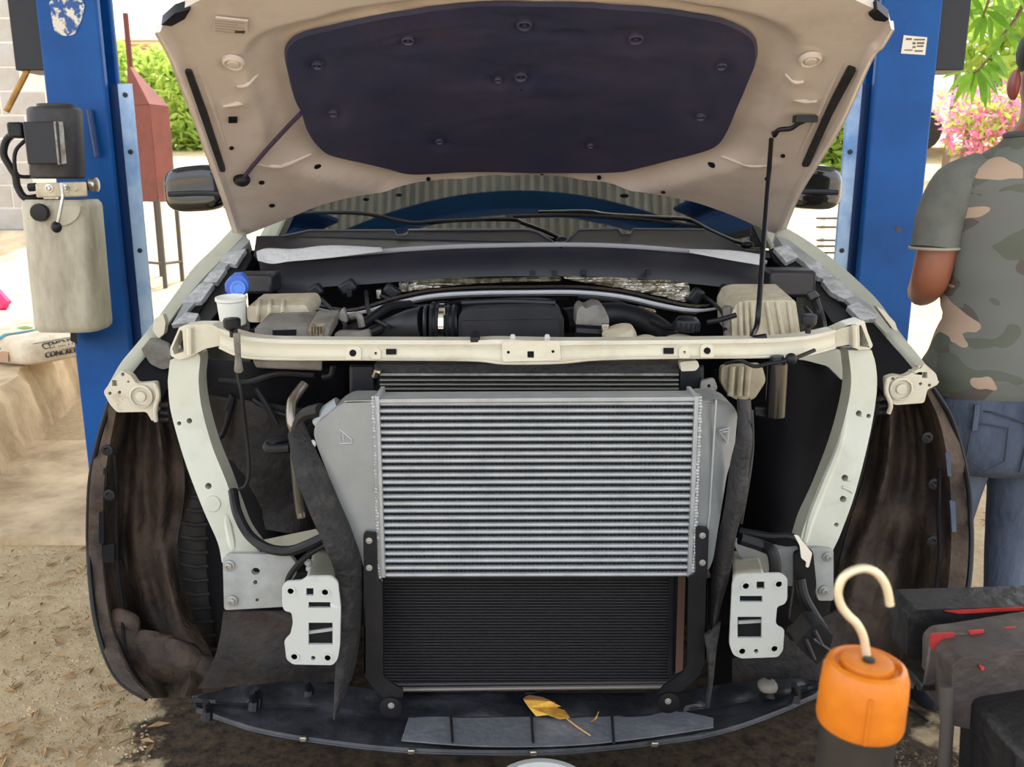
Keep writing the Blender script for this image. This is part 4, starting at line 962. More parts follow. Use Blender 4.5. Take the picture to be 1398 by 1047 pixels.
for a in ([(300,520,1.9), (340,522,1.88), (380,510,1.86), (430,512,1.84)], [(350,530,1.9), (365,555,1.9), (378,580,1.9)], [(345,545,1.92), (370,560,1.92), (400,570,1.9)], [(310,560,1.94), (318,540,1.94), (305,590,1.94), (290,600,1.94)], [(455,500,1.8), (452,512,1.8), (440,515,1.8)]):
    tb('wiring', mat['hose'], car, a, .007, 8)
# ECU / fuse tray under the crossbar, left
MB().hexa([P(*q) for q in [(345,492,1.80), (440,492,1.80), (440,506,1.80), (350,502,1.80)]], [P(*q) for q in [(345,488,1.95), (440,488,1.95), (440,506,1.95), (350,502,1.95)]]).build('fuse_tray', mat['grey_plastic'], car, bevel=.004)
# right: canister under bar, connector, harness, torn tag
can = MB().tube([P(1062,496,1.70), P(1058,568,1.70)], .0195, 16).build('air_canister', M('canister_black', (14,14,16), .25, coat=.4), car)
MB().tube([P(1061,486,1.70), P(1061,498,1.70)], [.013, .016], 12).build('canister_neck', mat['black'], can)
MB().blob(P(1080, 490, 1.69), (.012,.012,.012)).build('canister_fitting', mat['black'], can)
MB().hexa([P(*q) for q in [(1030,555,1.71), (1062,558,1.71), (1060,572,1.71), (1030,568,1.71)]], [P(*q) for q in [(1030,555,1.75), (1062,558,1.75), (1060,572,1.75), (1030,568,1.75)]]).build('canister_strap', mat['black'], can, bevel=.003)
tb('wiring', mat['hose'], car, [(990,496,1.72), (1010,492,1.7), (1030,500,1.7), (1052,496,1.69), (1082,490,1.69), (1112,478,1.72)], .004, 8)
tb('wiring', mat['hose'], car, [(1010,735,1.6), (1040,745,1.6), (1055,755,1.58), (1058,785,1.57), (1050,800,1.58)], .012, 10)
tb('wiring', mat['hose'], car, [(1092,790,1.56), (1098,815,1.55), (1112,840,1.54), (1124,860,1.53)], .010, 10)
tb('wiring', mat['hose'], car, [(1010,725,1.66), (1050,732,1.64), (1085,734,1.62), (1100,760,1.6)], .008, 8)
cn = pl('harness_connector', mat['black'], car, [(1086,880), (1108,853), (1122,852), (1138,868), (1132,888), (1116,908)], 1.44, .05, r=3, bevel=.003)
for (a, b) in (((1110,872), (1136,890)), ((1100,872), (1112,900)), ((1112,860), (1122,880))):
    MB().tube([P(*a, 1.436), P(*b, 1.436)], .004, 6).build('connector_latch', mat['cowl'], cn)
mb_ = pl('horn_bracket', mat['black'], car, [(1085,755), (1110,750), (1115,800), (1105,850), (1078,850), (1085,800)], 1.58, .012, r=6, bevel=.003)
MB().lathe([(.018, 0), (.018, .006), (.011, .007), (.006, .012), (.002, .012)], P(1086, 862, 1.52), (0,-1,0), 14).build('dark_bolt', mat['black'], mb_)
pl('paper_tag', mat['label'], car, [(1084,730), (1090,731), (1098,742), (1109,755), (1106,768), (1104,775), (1100,774), (1101,767), (1094,762), (1092,745)], 1.56, .002, r=2)
# grey sheet parts right under the strut (lower side member)
pl('frame_extension', mat['greyplate'], car, [(1000,738), (1060,748), (1080,752), (1080,790), (1046,782), (1010,760)], 1.72, .02, r=3, bevel=.003)
pl('frame_extension', mat['white'], car, [(355,738), (432,722), (440,738), (418,752), (372,754)], 1.80, (0, .03, -.01), r=3, bevel=.003)
# white inner sheet, right: wing inner panel under the bar
pl('apron_panel', mat['beige'], car, [(985,500), (1040,497), (1046,520), (1030,545), (1010,548), (995,540), (984,522)], 1.90, .02, r=6, bevel=.004)
for u in (1000, 1012, 1022): tb('apron_rib', mat['beige'], car, [(u, 500, 1.89), (u-3, 540, 1.89)], .007, 8)
pl('apron_panel', mat['white'], car, [(1072,488), (1120,484), (1150,478), (1160,500), (1150,520), (1130,500), (1100,492)], 1.94, .02, r=4, bevel=.004)

# ---- dark wheel-house panels, liners
def curved(name, mt, pts_l, pts_r, Yfn, n=24, k=16, bumpy=.0, th=(0, .006, 0)):
    a = cat([(x_, y_, 0) for x_, y_ in pts_l], 6); b = cat([(x_, y_, 0) for x_, y_ in pts_r], 6); rows = []
    for i in range(n+1):
        p, q = at_(a, i/n), at_(b, i/n); row = []
        for s in range(k+1):
            c = p.lerp(q, s/k); Y = Yfn(s/k, i/n)
            w_ = P(c.x, c.y, Y); Y += bumpy*noise.noise(w_*9)
            row.append(P(c.x, c.y, Y))
        rows.append(row)
    return MB().grid(rows, th).build(name, mt, car, ang=60)
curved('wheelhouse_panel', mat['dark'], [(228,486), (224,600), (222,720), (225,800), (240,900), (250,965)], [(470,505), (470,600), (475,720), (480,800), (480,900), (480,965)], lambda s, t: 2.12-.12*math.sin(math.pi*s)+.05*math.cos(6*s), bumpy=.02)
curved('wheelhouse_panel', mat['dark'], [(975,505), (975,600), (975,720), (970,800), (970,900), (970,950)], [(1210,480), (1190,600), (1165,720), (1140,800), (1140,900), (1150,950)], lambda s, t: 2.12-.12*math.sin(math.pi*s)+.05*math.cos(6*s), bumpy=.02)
curved('inner_splash', mat['splash'], [(305,835), (300,870), (290,905), (270,940)], [(400,835), (470,860), (480,905), (480,930)], lambda s, t: 1.80-.02*math.sin(3*s), n=10, bumpy=.02)
curved('inner_splash', mat['splash'], [(1000,900), (1000,915), (1000,930), (1000,940)], [(1150,830), (1150,870), (1150,900), (1150,930)], lambda s, t: 1.76-.02*math.sin(3*s), n=10, bumpy=.02)
curved('tyre_well_face', mat['splash'], [(285,540), (300,600), (330,680), (345,720)], [(430,560), (430,620), (432,690), (440,735)], lambda s, t: 1.99-.06*math.sin(math.pi*s), n=12, bumpy=.03)
def linY(s, t):
    # s: 0 outer flange edge .. 1 inner edge
    fl_ = pw(s, [0, .16, .2, .42, .75, 1], [-.03, -.03, .02, .12, .06, .10])
    lob = .022*math.sin(s*21+1.2*math.sin(t*7))*sstep(.25, .4, s)*(1-sstep(.55, .8, t))
    return lerp(1.93, 1.74, sstep(.45, 1, t))+fl_+lob
Lo = [(150,548), (135,598), (124,650), (121,700), (121,750), (124,800), (131,850), (146,900), (166,932), (200,954)]
Li = [(228,552), (244,598), (252,650), (250,695), (242,745), (250,800), (264,850), (286,890), (292,920), (270,950)]
linerL = curved('wheel_liner', mat['liner'], Lo, Li, linY, n=60, k=40, bumpy=.05)
Ro = [(1274,530), (1296,565), (1310,605), (1320,650), (1325,700), (1326,750), (1322,800), (1312,850), (1292,900), (1250,940)]
Ri = [(1204,545), (1192,590), (1182,640), (1166,695), (1150,750), (1140,800), (1132,850), (1130,890), (1136,920), (1150,940)]
linerR = curved('wheel_liner', mat['liner'], Ro, Ri, linY, n=60, k=40, bumpy=.05)
# flange edge tube, slots and push clips
for ln_, o_ in ((linerL, Lo), (linerR, Ro)):
    MB().tube(cat([P(u, v, 1.9 if i < 5 else lerp(1.9, 1.71, (i-4)/5)) for i, (u, v) in enumerate(o_)], 6), .006, 8).build('flange_edge', mat['black'], ln_)
for u, v in ((147,614), (150,675), (146,838)):
    MB().lathe([(.013, 0), (.013, .004), (.007, .005), (.004, .002)], P(u, v, 1.87), (0,-1,0), 12).build('push_clip', mat['black'], linerL)
for (a, b, c, d) in ((141,640,146,664), (135,700,142,742), (140,745,156,768), (136,800,140,840)):
    pl('slot', mat['dark'], linerL, [(a, b), (c, b-3), (c, d), (a, d)], 1.872, .004)
for u, v in ((1274,660), (1272,738), (1265,597), (1268,812)):
    MB().lathe([(.013, 0), (.013, .004), (.007, .005), (.004, .002)], P(u, v, 1.89), (0,-1,0), 12).build('push_clip', mat['black'], linerR)
for (a, b, c, d) in ((1291,618,1299,650), (1297,684,1306,726)):
    pl('slot', mat['blue_lit'] if False else mat['denim'], linerR, [(a, b), (c-2, b), (c, d), (a+3, d)], 1.872, .004)
tb('liner_seam', mat['dark'], linerR, [(1283,640,1.885), (1281,700,1.885), (1282,760,1.885), (1276,820,1.87)], .004, 6)
tb('liner_seam', mat['dark'], linerL, [(157,620,1.885), (160,690,1.885), (160,760,1.885), (166,820,1.87), (172,890,1.8), (200,945,1.72)], .004, 6)
tyr = curved('tyre_shoulder', mat['tyre'], [(236,640), (228,700), (224,760), (230,820), (250,880), (262,910)], [(286,640), (302,700), (310,760), (312,820), (306,880), (300,910)], lambda s, t: 2.09-.05*math.sin(math.pi*s), n=14)
for k in range(13):
    v = 655+k*19; MB().tube([P(240,v,2.055), P(268,v+5,2.035), P(300,v+2,2.055)], .0055, 6).build('tread_rib', mat['tyre'], tyr)
# torn lower mud crusts
for (u, v, r) in ((175,885,.06), (210,900,.075), (245,905,.06), (280,920,.05), (170,850,.035)):
    p = P(u, v, 1.86); MB().blob(p, (r, r*.5, r), 1, 14, 10, fn=lambda q: q*(1+.35*noise.noise(q*25+p))).build('mud_crust', mat['liner'], linerL)
# wheels behind the liners
for x_ in (-.76, .80):
    wh = MB().lathe([(.2, -.115), (.3, -.12), (.345, -.11), (.365, -.08), (.37, 0), (.365, .08), (.345, .11), (.3, .12), (.2, .115)], (x_, 2.52, .37), (1,0,0), 32).build('wheel', mat['tyre'], car)
    MB().lathe([(.2, -.1), (.2, .1), (.05, .06), (.05, -.06)], (x_, 2.52, .37), (1,0,0), 24).build('rim', mat['alu'], wh)

# ---- splash shield at the bottom
SZ = .30
Sf = cat([(268,966,0), (350,993,0), (450,1010,0), (560,1021,0), (700,1024,0), (800,1020,0), (890,1011,0), (975,998,0), (1050,974,0), (1122,943,0)], 6)
Sb = cat([(262,950,0), (340,936,0), (420,930,0), (540,944,0), (700,945,0), (850,946,0), (930,943,0), (1000,932,0), (1080,926,0), (1122,930,0)], 6)
rows = []
for i in range(73):
    a, b = at_(Sb, i/72), at_(Sf, i/72); row = []
    for s in range(13):
        c = a.lerp(b, s/12); t = s/12
        z = SZ+.022*(1-sstep(.35, .5, t))*(.5+.5*math.sin(i*.9))*.4-.012*sstep(.4, .5, t)+.004*noise.noise(Vector((i*.5, s*.5, 0)))
        row.append(Pz(c.x, c.y, z))
    f_ = row[-1]; row.append(f_+Vector((0, -.003, -.005))); row.append(f_+Vector((0, .001, -.011)))
    rows.append(row)
shield = MB().grid(rows, (0, 0, -.004)).build('splash_shield', mat['shield'], car, ang=45, label='black dusty lower splash shield')
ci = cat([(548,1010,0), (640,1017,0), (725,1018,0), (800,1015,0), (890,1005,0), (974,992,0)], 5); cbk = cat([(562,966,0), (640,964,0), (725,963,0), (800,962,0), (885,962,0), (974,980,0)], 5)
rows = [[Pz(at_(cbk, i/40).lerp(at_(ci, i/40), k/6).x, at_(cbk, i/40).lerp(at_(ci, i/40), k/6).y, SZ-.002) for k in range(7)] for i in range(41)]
MB().grid(rows, (0, 0, -.003)).build('dusty_lit_patch', M('dusty_lit_patch', (94,97,104), .5, col2=(142,142,144), scale=9, mix=(.45,.85), bump=.3, bscale=70, detail=9), shield)  # paler dusty sheet, painting in the light on the shield's middle
for u in (615, 725, 835): MB().tube([Pz(u, 970, SZ-.001), Pz(u+3, 1014, SZ-.001)], .003, 6).build('shield_rib', mat['shield'], shield)
for u, v in ((562,1023), (728,1025), (893,1013), (415,1006)): MB().box(Pz(u, v, SZ-.012)+Vector((0, -.006, 0)), (.013, .008, .010)).build('spring_clip', mat['steel'], shield, bevel=.002)
for u, v in ((282,968), (345,955), (350,950), (420,940), (1085,945), (1050,938)):
    MB().tube([Pz(u, v+14, SZ), Pz(u+2, v, SZ+.02), Pz(u-1, v-10, SZ+.05)], [.012, .010, .006], 8).build('shield_post', mat['black'], shield)
MB().blob(P(1048, 936, 1.62), (.02, .02, .012), .8).build('grey_pad', mat['grey_plastic'], shield)
# lower beam behind the shield: black cross member
MB().box((0.03, 1.72, .33), (.62, .06, .09)).build('lower_crossmember', mat['dark'], car, bevel=.006)
MB().box((0.03, 1.95, .36), (1.3, .06, .10)).build('lower_crossmember', mat['dark'], car, bevel=.006)
for u, v, w_ in ((724,950,.024),): MB().box(P(u, v, 1.66), (w_, .02, .03)).build('tow_lug', mat['black'], car, bevel=.003)

# ---- engine bay
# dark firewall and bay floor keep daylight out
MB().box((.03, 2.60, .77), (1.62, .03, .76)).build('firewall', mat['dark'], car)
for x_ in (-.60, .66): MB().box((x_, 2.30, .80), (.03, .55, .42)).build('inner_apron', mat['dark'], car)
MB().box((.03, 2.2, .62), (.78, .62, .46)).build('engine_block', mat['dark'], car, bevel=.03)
# cowl: front beam
def cY2(u): return 2.46-.08*math.sin(math.pi*max(0, min(1, (u-352)/694)))
lip = [(352,350), (372,356), (400,352), (450,349), (500,345), (560,340), (640,336), (770,334), (850,336), (920,341), (970,346), (1005,352), (1046,358)]
tc_ = cat([(a, b, 0) for a, b in lip], 5); bc_ = cat([(a, b, 0) for a, b in [(356,372), (374,396), (404,403), (430,393), (500,388), (550,384), (650,378), (760,377), (850,379), (940,387), (1000,393), (1044,396)]], 5)
rows = []
for q in range(61):
    a, b = at_(tc_, q/60), at_(bc_, q/60)
    rows.append([P(lerp(a.x, b.x, t), lerp(a.y, b.y, t), cY2(lerp(a.x, b.x, t))-.07*t-.012*math.sin(math.pi*t)) for t in (0, .12, .25, .4, .55, .7, .85, 1)])
cw = MB().grid(rows, (0, .02, 0)).build('cowl_beam', mat['cowl'], car)
MB().tube(cat([P(u, v, cY2(u)-.008) for u, v in lip], 5), .0065, 8).build('cowl_lip', M('lip_highlight', (150,150,156), .18, coat=.5), cw)  # pale grey paints in the highlight along the lip
MB().tube([P(766,337,2.375), P(766,378,2.33)], .0025, 6).build('cowl_seam', mat['dark'], cw)
for u in (727, 757, 797, 885): MB().box(P(u, 372, 2.32), (.014, .02, .012)).build('cowl_clip', mat['black'], cw)
# gloss drain tray parts catching the light
strip('drain_tray', [(350,343,2.40), (365,339,2.40), (400,340,2.39), (450,335,2.38), (520,338,2.37)], [(352,356,2.36), (372,360,2.36), (395,357,2.355), (450,352,2.35), (522,343,2.35)], M('tray_gloss', (196,197,198), .3, bump=.5, bscale=60), cw, wav=.002)
strip('drain_tray', [(940,340,2.37), (1000,342,2.39), (1042,348,2.40)], [(942,345,2.35), (1002,356,2.36), (1044,363,2.37)], M('tray_gloss_right', (196,197,198), .3, bump=.5, bscale=60), cw, wav=.002)
# cowl top panel (scuttle), with notched upper edge
up = [(346,350), (350,322), (384,322), (405,318), (422,314), (452,314), (460,314), (538,314), (542,321), (556,321), (558,314), (640,313), (722,313), (735,317), (757,331), (771,331), (790,313), (843,312), (849,319), (860,319), (865,312), (962,313), (1000,330), (1020,342), (1050,345), (1052,352), (1005,350), (960,344), (900,338), (770,332), (640,334), (520,340), (440,349), (390,354)]
def cuY(u, v): return pw(v, [312, 352], [2.62, 2.47])-.06*math.sin(math.pi*max(0, min(1, (u-350)/700)))
sc_ = pl('scuttle_panel', mat['cowl'], car, up, cuY, (0, .015, -.01))
ep = [(384,322), (405,318), (422,314), (538,314), (542,321), (556,321), (558,314), (640,313), (722,313), (735,317), (757,331), (771,331), (790,313), (843,312), (849,319), (860,319), (865,312), (962,313)]
MB().tube([P(u, v, cuY(u, v)-.004) for u, v in ep], .0026, 6).build('scuttle_edge', M('edge_gloss', (90,90,96), .15, coat=.5), sc_)
# wipers
wp = tb('wiper', mat['gloss'], car, [(768,327,2.56), (745,316,2.57), (715,305,2.6), (700,300,2.62), (640,300,2.66), (585,304,2.66)], .006, 8)
tb('wiper_blade', mat['black'], wp, [(390,292,2.74), (450,290,2.7), (500,292,2.68), (560,304,2.66), (600,302,2.66), (700,298,2.64)], .006, 8)
wp2 = tb('wiper', mat['gloss'], car, [(1022,334,2.62), (1000,328,2.62), (970,315,2.64), (940,300,2.66), (900,297,2.68), (830,293,2.69), (800,289,2.69), (735,290,2.69)], .006, 8)
tb('wiper_blade', mat['black'], wp2, [(690,296,2.66), (780,294,2.68), (880,300,2.68), (960,310,2.66)], .006, 8)
MB().blob(P(768, 328, 2.555), (.02, .02, .012)).build('wiper_pivot', mat['black'], wp)
MB().blob(P(1020, 334, 2.62), (.02, .02, .012)).build('wiper_pivot', mat['black'], wp2)
# windscreen, cab
rows = []
for j in range(13):
    t = j/12; row = []
    for i in range(25):
        s = i/12-1
        x_ = .03+s*lerp(.80, .66, t)
        Y = lerp(2.66, 3.38, t)+.10*s*s; z = lerp(1.165, 1.70, t)+.012*math.sin(math.pi*t)-.02*s*s
        row.append(Vector((x_, Y, z)))
    rows.append(row)
MB().grid(rows, (0, .006, -.003)).build('windscreen', mat['glass'], car, ang=80)
MB().tube([r[0] for r in rows], .03, 8).build('pillar', mat['white'], car)
MB().tube([r[-1] for r in rows], .03, 8).build('pillar', mat['white'], car)
rr_ = []
for k in range(7):
    Y = 3.36+k*.3; rr_.append([Vector((.03+s/6*(.67+.02*math.sin(k/6*3)), Y+(.17*(s/6)**2 if k == 0 else 0), 1.70+.06*math.sin(math.pi*min(1, .15+k/7))-.03*(s/6)**2)) for s in range(-6, 7)])
MB().grid(rr_, (0, 0, -.03)).build('cab_roof', mat['white'], car, ang=60)
for s in (-1, 1):
    MB().hexa([(.03+s*.90, 2.95, .38), (.03+s*.90, 5.1, .38), (.03+s*.86, 5.1, 1.14), (.03+s*.84, 2.95, 1.12)], [(.03+s*.82, 2.95, .38), (.03+s*.82, 5.1, .38), (.03+s*.78, 5.1, 1.14), (.03+s*.76, 2.95, 1.12)]).build('door', mat['white'], car, bevel=.02)
    MB().hexa([(.03+s*.83, 3.0, 1.12), (.03+s*.83, 5.05, 1.14), (.03+s*.68, 5.0, 1.70), (.03+s*.68, 3.55, 1.70)], [(.03+s*.82, 3.0, 1.12), (.03+s*.82, 5.05, 1.14), (.03+s*.67, 5.0, 1.70), (.03+s*.67, 3.55, 1.70)]).build('side_window', mat['gloss'], car)
MB().box((.03, 5.12, 1.0), (1.6, .04, 1.3)).build('cab_rear', mat['white'], car)
MB().box((.03, 3.0, .85), (1.5, .05, .7)).build('dashboard', mat['dark'], car)
for s in (-1, 1):
    wh = MB().lathe([(.2, -.115), (.3, -.12), (.345, -.11), (.365, -.08), (.37, 0), (.365, .08), (.345, .11), (.3, .12), (.2, .115)], (.03+s*.78, 5.5, .37), (1,0,0), 32).build('wheel', mat['tyre'], car)
MB().box((.03, 5.6, .75), (1.7, .95, .5)).build('cargo_bed', mat['white'], car, bevel=.03)
# mirrors
for s, cu_, cv_, wpx, hpx in ((-1, 272, 254, 44, 32), (1, 1104, 252, 42, 31)):
    Ym = 2.86; c = P(cu_, cv_, Ym); k = mpp(Ym, cv_)
    mi = MB().blob(c, (wpx*k, .07, hpx*k), .62, 24, 14, fn=lambda q: Vector((q.x, q.y-.02*(q.z/(hpx*k))**2, q.z+(.012 if q.z > 0 else .006)*(1-(q.x/(wpx*k))*s*-1)*(-.8)))).build('door_mirror', mat['gloss'], car)
    MB().tube([c+Vector((-s*wpx*k*.7, .02, -.05)), c+Vector((-s*(wpx*k+.05), .12, -.10))], .02, 10).build('mirror_arm', mat['black'], mi)
    a_px = [(cu_-wpx*.95*1, cv_+hpx*.35), (cu_, cv_+hpx*.30), (cu_+wpx*.95, cv_+hpx*.35)]
    MB().tube(cat([P(u, v, Ym-.078) for u, v in a_px], 5), .008, 8).build('mirror_seam', mat['cowl'], mi)
# heat shields, seal line
def foil(pts, Y, name='heat_shield'):
    return pl(name, mat['foil'], car, pts, lambda u, v: Y+.012*noise.noise(Vector((u*.12, v*.12, 0))), .015)
foil([tuple(q[:2]) for q in cat([(545,398,0), (550,386,0), (570,381,0), (620,380,0), (700,380,0), (760,378,0), (760,384,0), (700,385,0), (640,388,0), (600,392,0), (570,396,0)], 4, True)], 2.36)
foil([tuple(q[:2]) for q in cat([(770,379,0), (820,377,0), (870,380,0), (920,383,0), (938,386,0), (942,402,0), (935,412,0), (900,404,0), (850,394,0), (800,386,0)], 4, True)], 2.34)
MB().tube([P(551+5*math.cos(k*.3927), 388+5.5*math.sin(k*.3927), 2.34) for k in range(16)], .0035, 8, closed=True).build('exhaust_flange', mat['grey_plastic'], car)
pl('heat_shield', mat['foil'], car, [(872,414), (892,412), (896,426), (885,428), (874,424)], 2.25, .02)
for dv, rr_, mt_ in ((0, .006, mat['gloss']), (6, .0058, M('seal_highlight', (190,190,196), .2, coat=.4)), (11, .005, mat['gloss'])):  # the pale middle strand paints in the seal's highlight
    tb('weather_seal', mt_, car, [(392,404+dv*.6,2.22), (430,416+dv*.6,2.2), (470,424+dv*.5,2.18), (500,420+dv*.7,2.18), (540,408+dv,2.2), (590,398+dv,2.22), (650,394+dv,2.23), (720,393+dv,2.23), (790,393+dv,2.23), (850,399+dv,2.22), (900,410+dv,2.2), (940,418+dv*.8,2.19), (970,418+dv*.6,2.2), (1000,410+dv*.5,2.22), (1030,400+dv*.4,2.25)], rr_, 8)
# air intake box and pipes
Ye = 1.98
ib = pl('intake_box', mat['engine'], car, [(626,432), (632,424), (648,421), (700,419), (740,419), (757,421), (770,433), (770,470), (626,470)], Ye, .16, r=5, bevel=.01, seg=3)
tb('intake_rail', mat['engine'], ib, [(630,414,2.05), (690,412,2.05), (758,414,2.05)], .008, 8)
pl('box_step', mat['engine'], ib, [(630,438), (764,436), (764,470), (630,470)], Ye-.008, .02, r=3, bevel=.004)
MB().tube([P(626,442,Ye+.05), P(612,443,Ye+.05), P(590,444,Ye+.05)], .044, 20).build('intake_hose', mat['hose'], car)
for u in (582, 590, 598, 612, 620): MB().lathe([(.046, -.004), (.050, 0), (.046, .004)], P(u, 444, Ye+.05), (1,0,0), 20).build('hose_ring', mat['engine'], ib)
cl = MB().lathe([(.0505, -.006), (.052, -.006), (.052, .006), (.0505, .006)], P(604, 444, Ye+.05), (1,0,0), 24).build('hose_clamp', mat['chrome'], ib)
MB().box(P(604, 424, Ye+.03), (.014, .03, .016)).build('clamp_screw', mat['steel'], cl)
MB().tube(cat([P(580,444,Ye+.05), P(560,447,Ye+.06), P(530,455,Ye+.08), (P(505,466,Ye+.1))], 6), [.045, .042, .035, .03], 18).build('intake_hose', mat['engine'], car)
tb('intake_hose', mat['hose'], car, [(770,438,Ye+.08), (830,430,2.1), (870,436,2.08), (900,452,2.04), (915,468,2.0)], .030, 14)
th_ = pl('throttle_body', mat['grey_plastic'], car, [(788,424), (794,417), (800,422), (812,416), (824,418), (832,436), (830,452), (800,452), (786,446)], 1.95, .1, r=4, bevel=.006)
MB().tube([P(786,452,1.93), P(832,455,1.93)], .016, 10).build('throttle_rail', mat['black'], th_)
MB().box(P(826, 447, 1.90), (.016, .016, .018)).build('throttle_screw', mat['steel'], th_, bevel=.003)
cyl = MB().lathe([(.01, 0), (.034, .004), (.038, .02), (.038, .07)], P(842, 448, 1.88), (.3, .2, -1), 16).build('beige_canister', mat['beige'], car)
MB().blob(P(882, 472, 1.86), (.034, .04, .024)).build('coolant_tank_dome', mat['beige'], car)
ct = MB().blob(P(928, 474, 1.86), (.046, .05, .028)).build('coolant_tank_dome', mat['beige'], car)
MB().lathe([(.020, 0), (.026, .002), (.027, .020), (.024, .026), (.022, .027), (.019, .031), (.004, .032)], P(937, 452, 1.86), (0,0,1), 22).build('coolant_cap', mat['black'], ct)
for k in range(14):
    a = 2*math.pi*k/14; MB().box(P(937, 452, 1.86)+Vector((.027*math.cos(a), .027*math.sin(a), .011)), (.004, .004, .018)).build('cap_rib', mat['black'], ct)
tb('small_hose', mat['hose'], car, [(890,438,1.95), (910,446,1.92), (922,446,1.9)], .008, 8)
tb('small_hose', mat['hose'], car, [(965,440,1.95), (985,436,1.95), (1005,430,1.95)], .006, 8)
for pts in ([(470,455,2.0), (500,440,2.05), (530,420,2.1), (560,416,2.15)], [(505,455,2.02), (540,440,2.05), (575,425,2.1)]): tb('small_hose', mat['hose'], car, pts, .012, 10)
for (u, v, w_, h_) in ((478,400,7,10), (518,401,6,12), (760,405,30,8), (835,412,18,7)): MB().box(P(u, v, 2.3), (w_*.002, .03, h_*.002)).build('loom_clip', mat['steel'] if u == 518 else mat['black'], car, bevel=.002)
for (u, v) in ((475,392), (535,398), (430,398), (950,405), (990,400), (600,412), (870,440)): MB().box(P(u, v, 2.32), (.045, .03, .034), Matrix.Rotation(u*.7, 3, 'Y')).build('dark_fitting', mat['engine'], car, bevel=.008)
for a in ([(430,402,2.3), (445,415,2.2), (470,440,2.05), (468,462,1.95)], [(500,398,2.3), (505,430,2.1), (530,446,2.0)], [(385,405,2.3), (420,422,2.2), (460,436,2.1), (500,434,2.1)], [(520,404,2.25), (560,418,2.15), (600,416,2.1), (640,410,2.15)], [(790,406,2.2), (840,412,2.15), (870,426,2.1)], [(960,404,2.3), (985,424,2.1), (990,450,2.0)], [(1100,420,2.1), (1110,436,2.0), (1096,455,1.95)]): tb('small_wire', mat['hose'], car, a, .0055, 6)
pl('loom_bracket', mat['grey_plastic'], car, [(460,432), (468,420), (473,432), (474,440), (466,438)], 1.95, .02, r=2)
pl('loom_bracket', mat['grey_plastic'], car, [(456,456), (462,452), (490,453), (503,450), (506,462), (470,462), (458,461)], 1.88, .02, r=3)
MB().tube(cat([P(480,432,1.98), P(490,431,1.96), P(494,446,1.96)], 5), .008, 8).build('loom_loop', mat['grey_plastic'], car)
# left reservoirs
wr = MB().poly([rnd([(336,418), (418,416), (424,430), (418,440), (338,440)], 6)], lambda u, v: P(u, v, 2.02), (0, .13, .012)).build('washer_reservoir', mat['beige'], car, bevel=.012, seg=3)
for u in (352, 368, 386): tb('reservoir_rib', mat['beige'], wr, [(u, 439, 2.015), (u, 418, 2.013), (u+3, 408, 2.12)], .005, 8)
nk = MB().lathe([(.030, -.05), (.032, -.012), (.033, .004), (.036, .007), (.036, .013), (.032, .014), (.028, -.008)], P(316, 413, 2.02), (0,-.1,1), 22).build('filler_neck', M('neck_white', (222,222,214), .45), wr)
MB().poly([[(307,398), (306,388), (311,382), (318,376), (330,375), (336,382), (340,392), (336,402), (326,406), (314,406)]], lambda u, v: P(u, v, 2.07), (0, .016, .006)).build('filler_cap', mat['capblue'], wr, bevel=.006, seg=3, label='open blue washer filler cap')
MB().lathe([(.018, 0), (.019, .004), (.013, .005), (.011, .003)], P(325, 394, 2.066), (0,-1,.3), 18).build('cap_disc', M('cap_blue_light', (78,124,210), .35), wr)
MB().lathe([(.006,0), (.010,0), (.010,.004), (.006,.004)], P(387, 432, 2.0), (0,-1,0), 12).build('hose_eye', mat['black'], wr)
fb = MB().poly([rnd([(347,448), (420,446), (424,464), (350,468)], 3)], lambda u, v: P(u, v, 1.86), (0, .12, .015)).build('battery_cover', mat['grey_plastic'], car, bevel=.006)
pl('cover_slot', mat['dark'], fb, [(372,451), (404,450), (404,458), (372,459)], 1.857, .004)
MB().poly([rnd([(418,448), (450,447), (447,468), (416,468)], 3)], lambda u, v: P(u, v, 1.84), (0, .12, .02)).build('battery_cover', mat['grey_plastic'], car, bevel=.006)
pl('warning_label', M('label_dirty', (168,152,120), .7, col2=(90,70,50), scale=60), fb, [(422,442), (443,441), (440,462), (419,463)], 1.835, .003)
for k in range(4): pl('print_line', mat['print'], fb, rect(425+k*4, 446, 427+k*4, 458-k % 2*3), 1.833, .002)
# brake parts, left rear
MB().box(P(352, 385, 2.3), (.10, .1, .05)).build('relay_box', mat['cowl'], car, bevel=.008)
# right airbox
ab = MB().poly([rnd([(1006,414), (1020,410), (1086,410), (1094,464), (1000,466), (998,430)], 4)], lambda u, v: P(u, v, 2.0), (0, .15, .02)).build('airbox', mat['beige'], car, bevel=.012, seg=3, label='dusty beige ribbed air filter box')
for u0, u1 in ((1010,1012), (1018,1021), (1026,1030), (1046,1056), (1060,1071), (1076,1084)): tb('airbox_rib', mat['beige'], ab, [(u0, 412, 2.0), (u1, 466, 1.992)], .005, 8)
pl('airbox_opening', mat['dark'], ab, [(1042,404), (1066,402), (1068,408), (1044,410)], 2.06, .02)
MB().hexa([P(*q) for q in [(986,420,2.0), (998,418,2.0), (1000,466,2.0), (988,466,2.0)]], [P(*q) for q in [(986,416,2.1), (998,414,2.1), (1000,466,2.1), (988,466,2.1)]]).build('airbox_duct', mat['grey_plastic'], ab, bevel=.006)
ac = MB().hexa([P(*q) for q in [(1100,400,1.98), (1112,395,1.98), (1120,404,1.98), (1106,412,1.98)]], [P(*q) for q in [(1100,400,2.04), (1112,395,2.04), (1120,404,2.04), (1106,412,2.04)]]).build('sensor_plug', mat['cowl'], car, bevel=.004)
tb('sensor_lead', mat['hose'], ac, [(1112,408,2.0), (1118,425,2.0), (1122,440,1.98), (1124,452,1.95)], .010, 8)
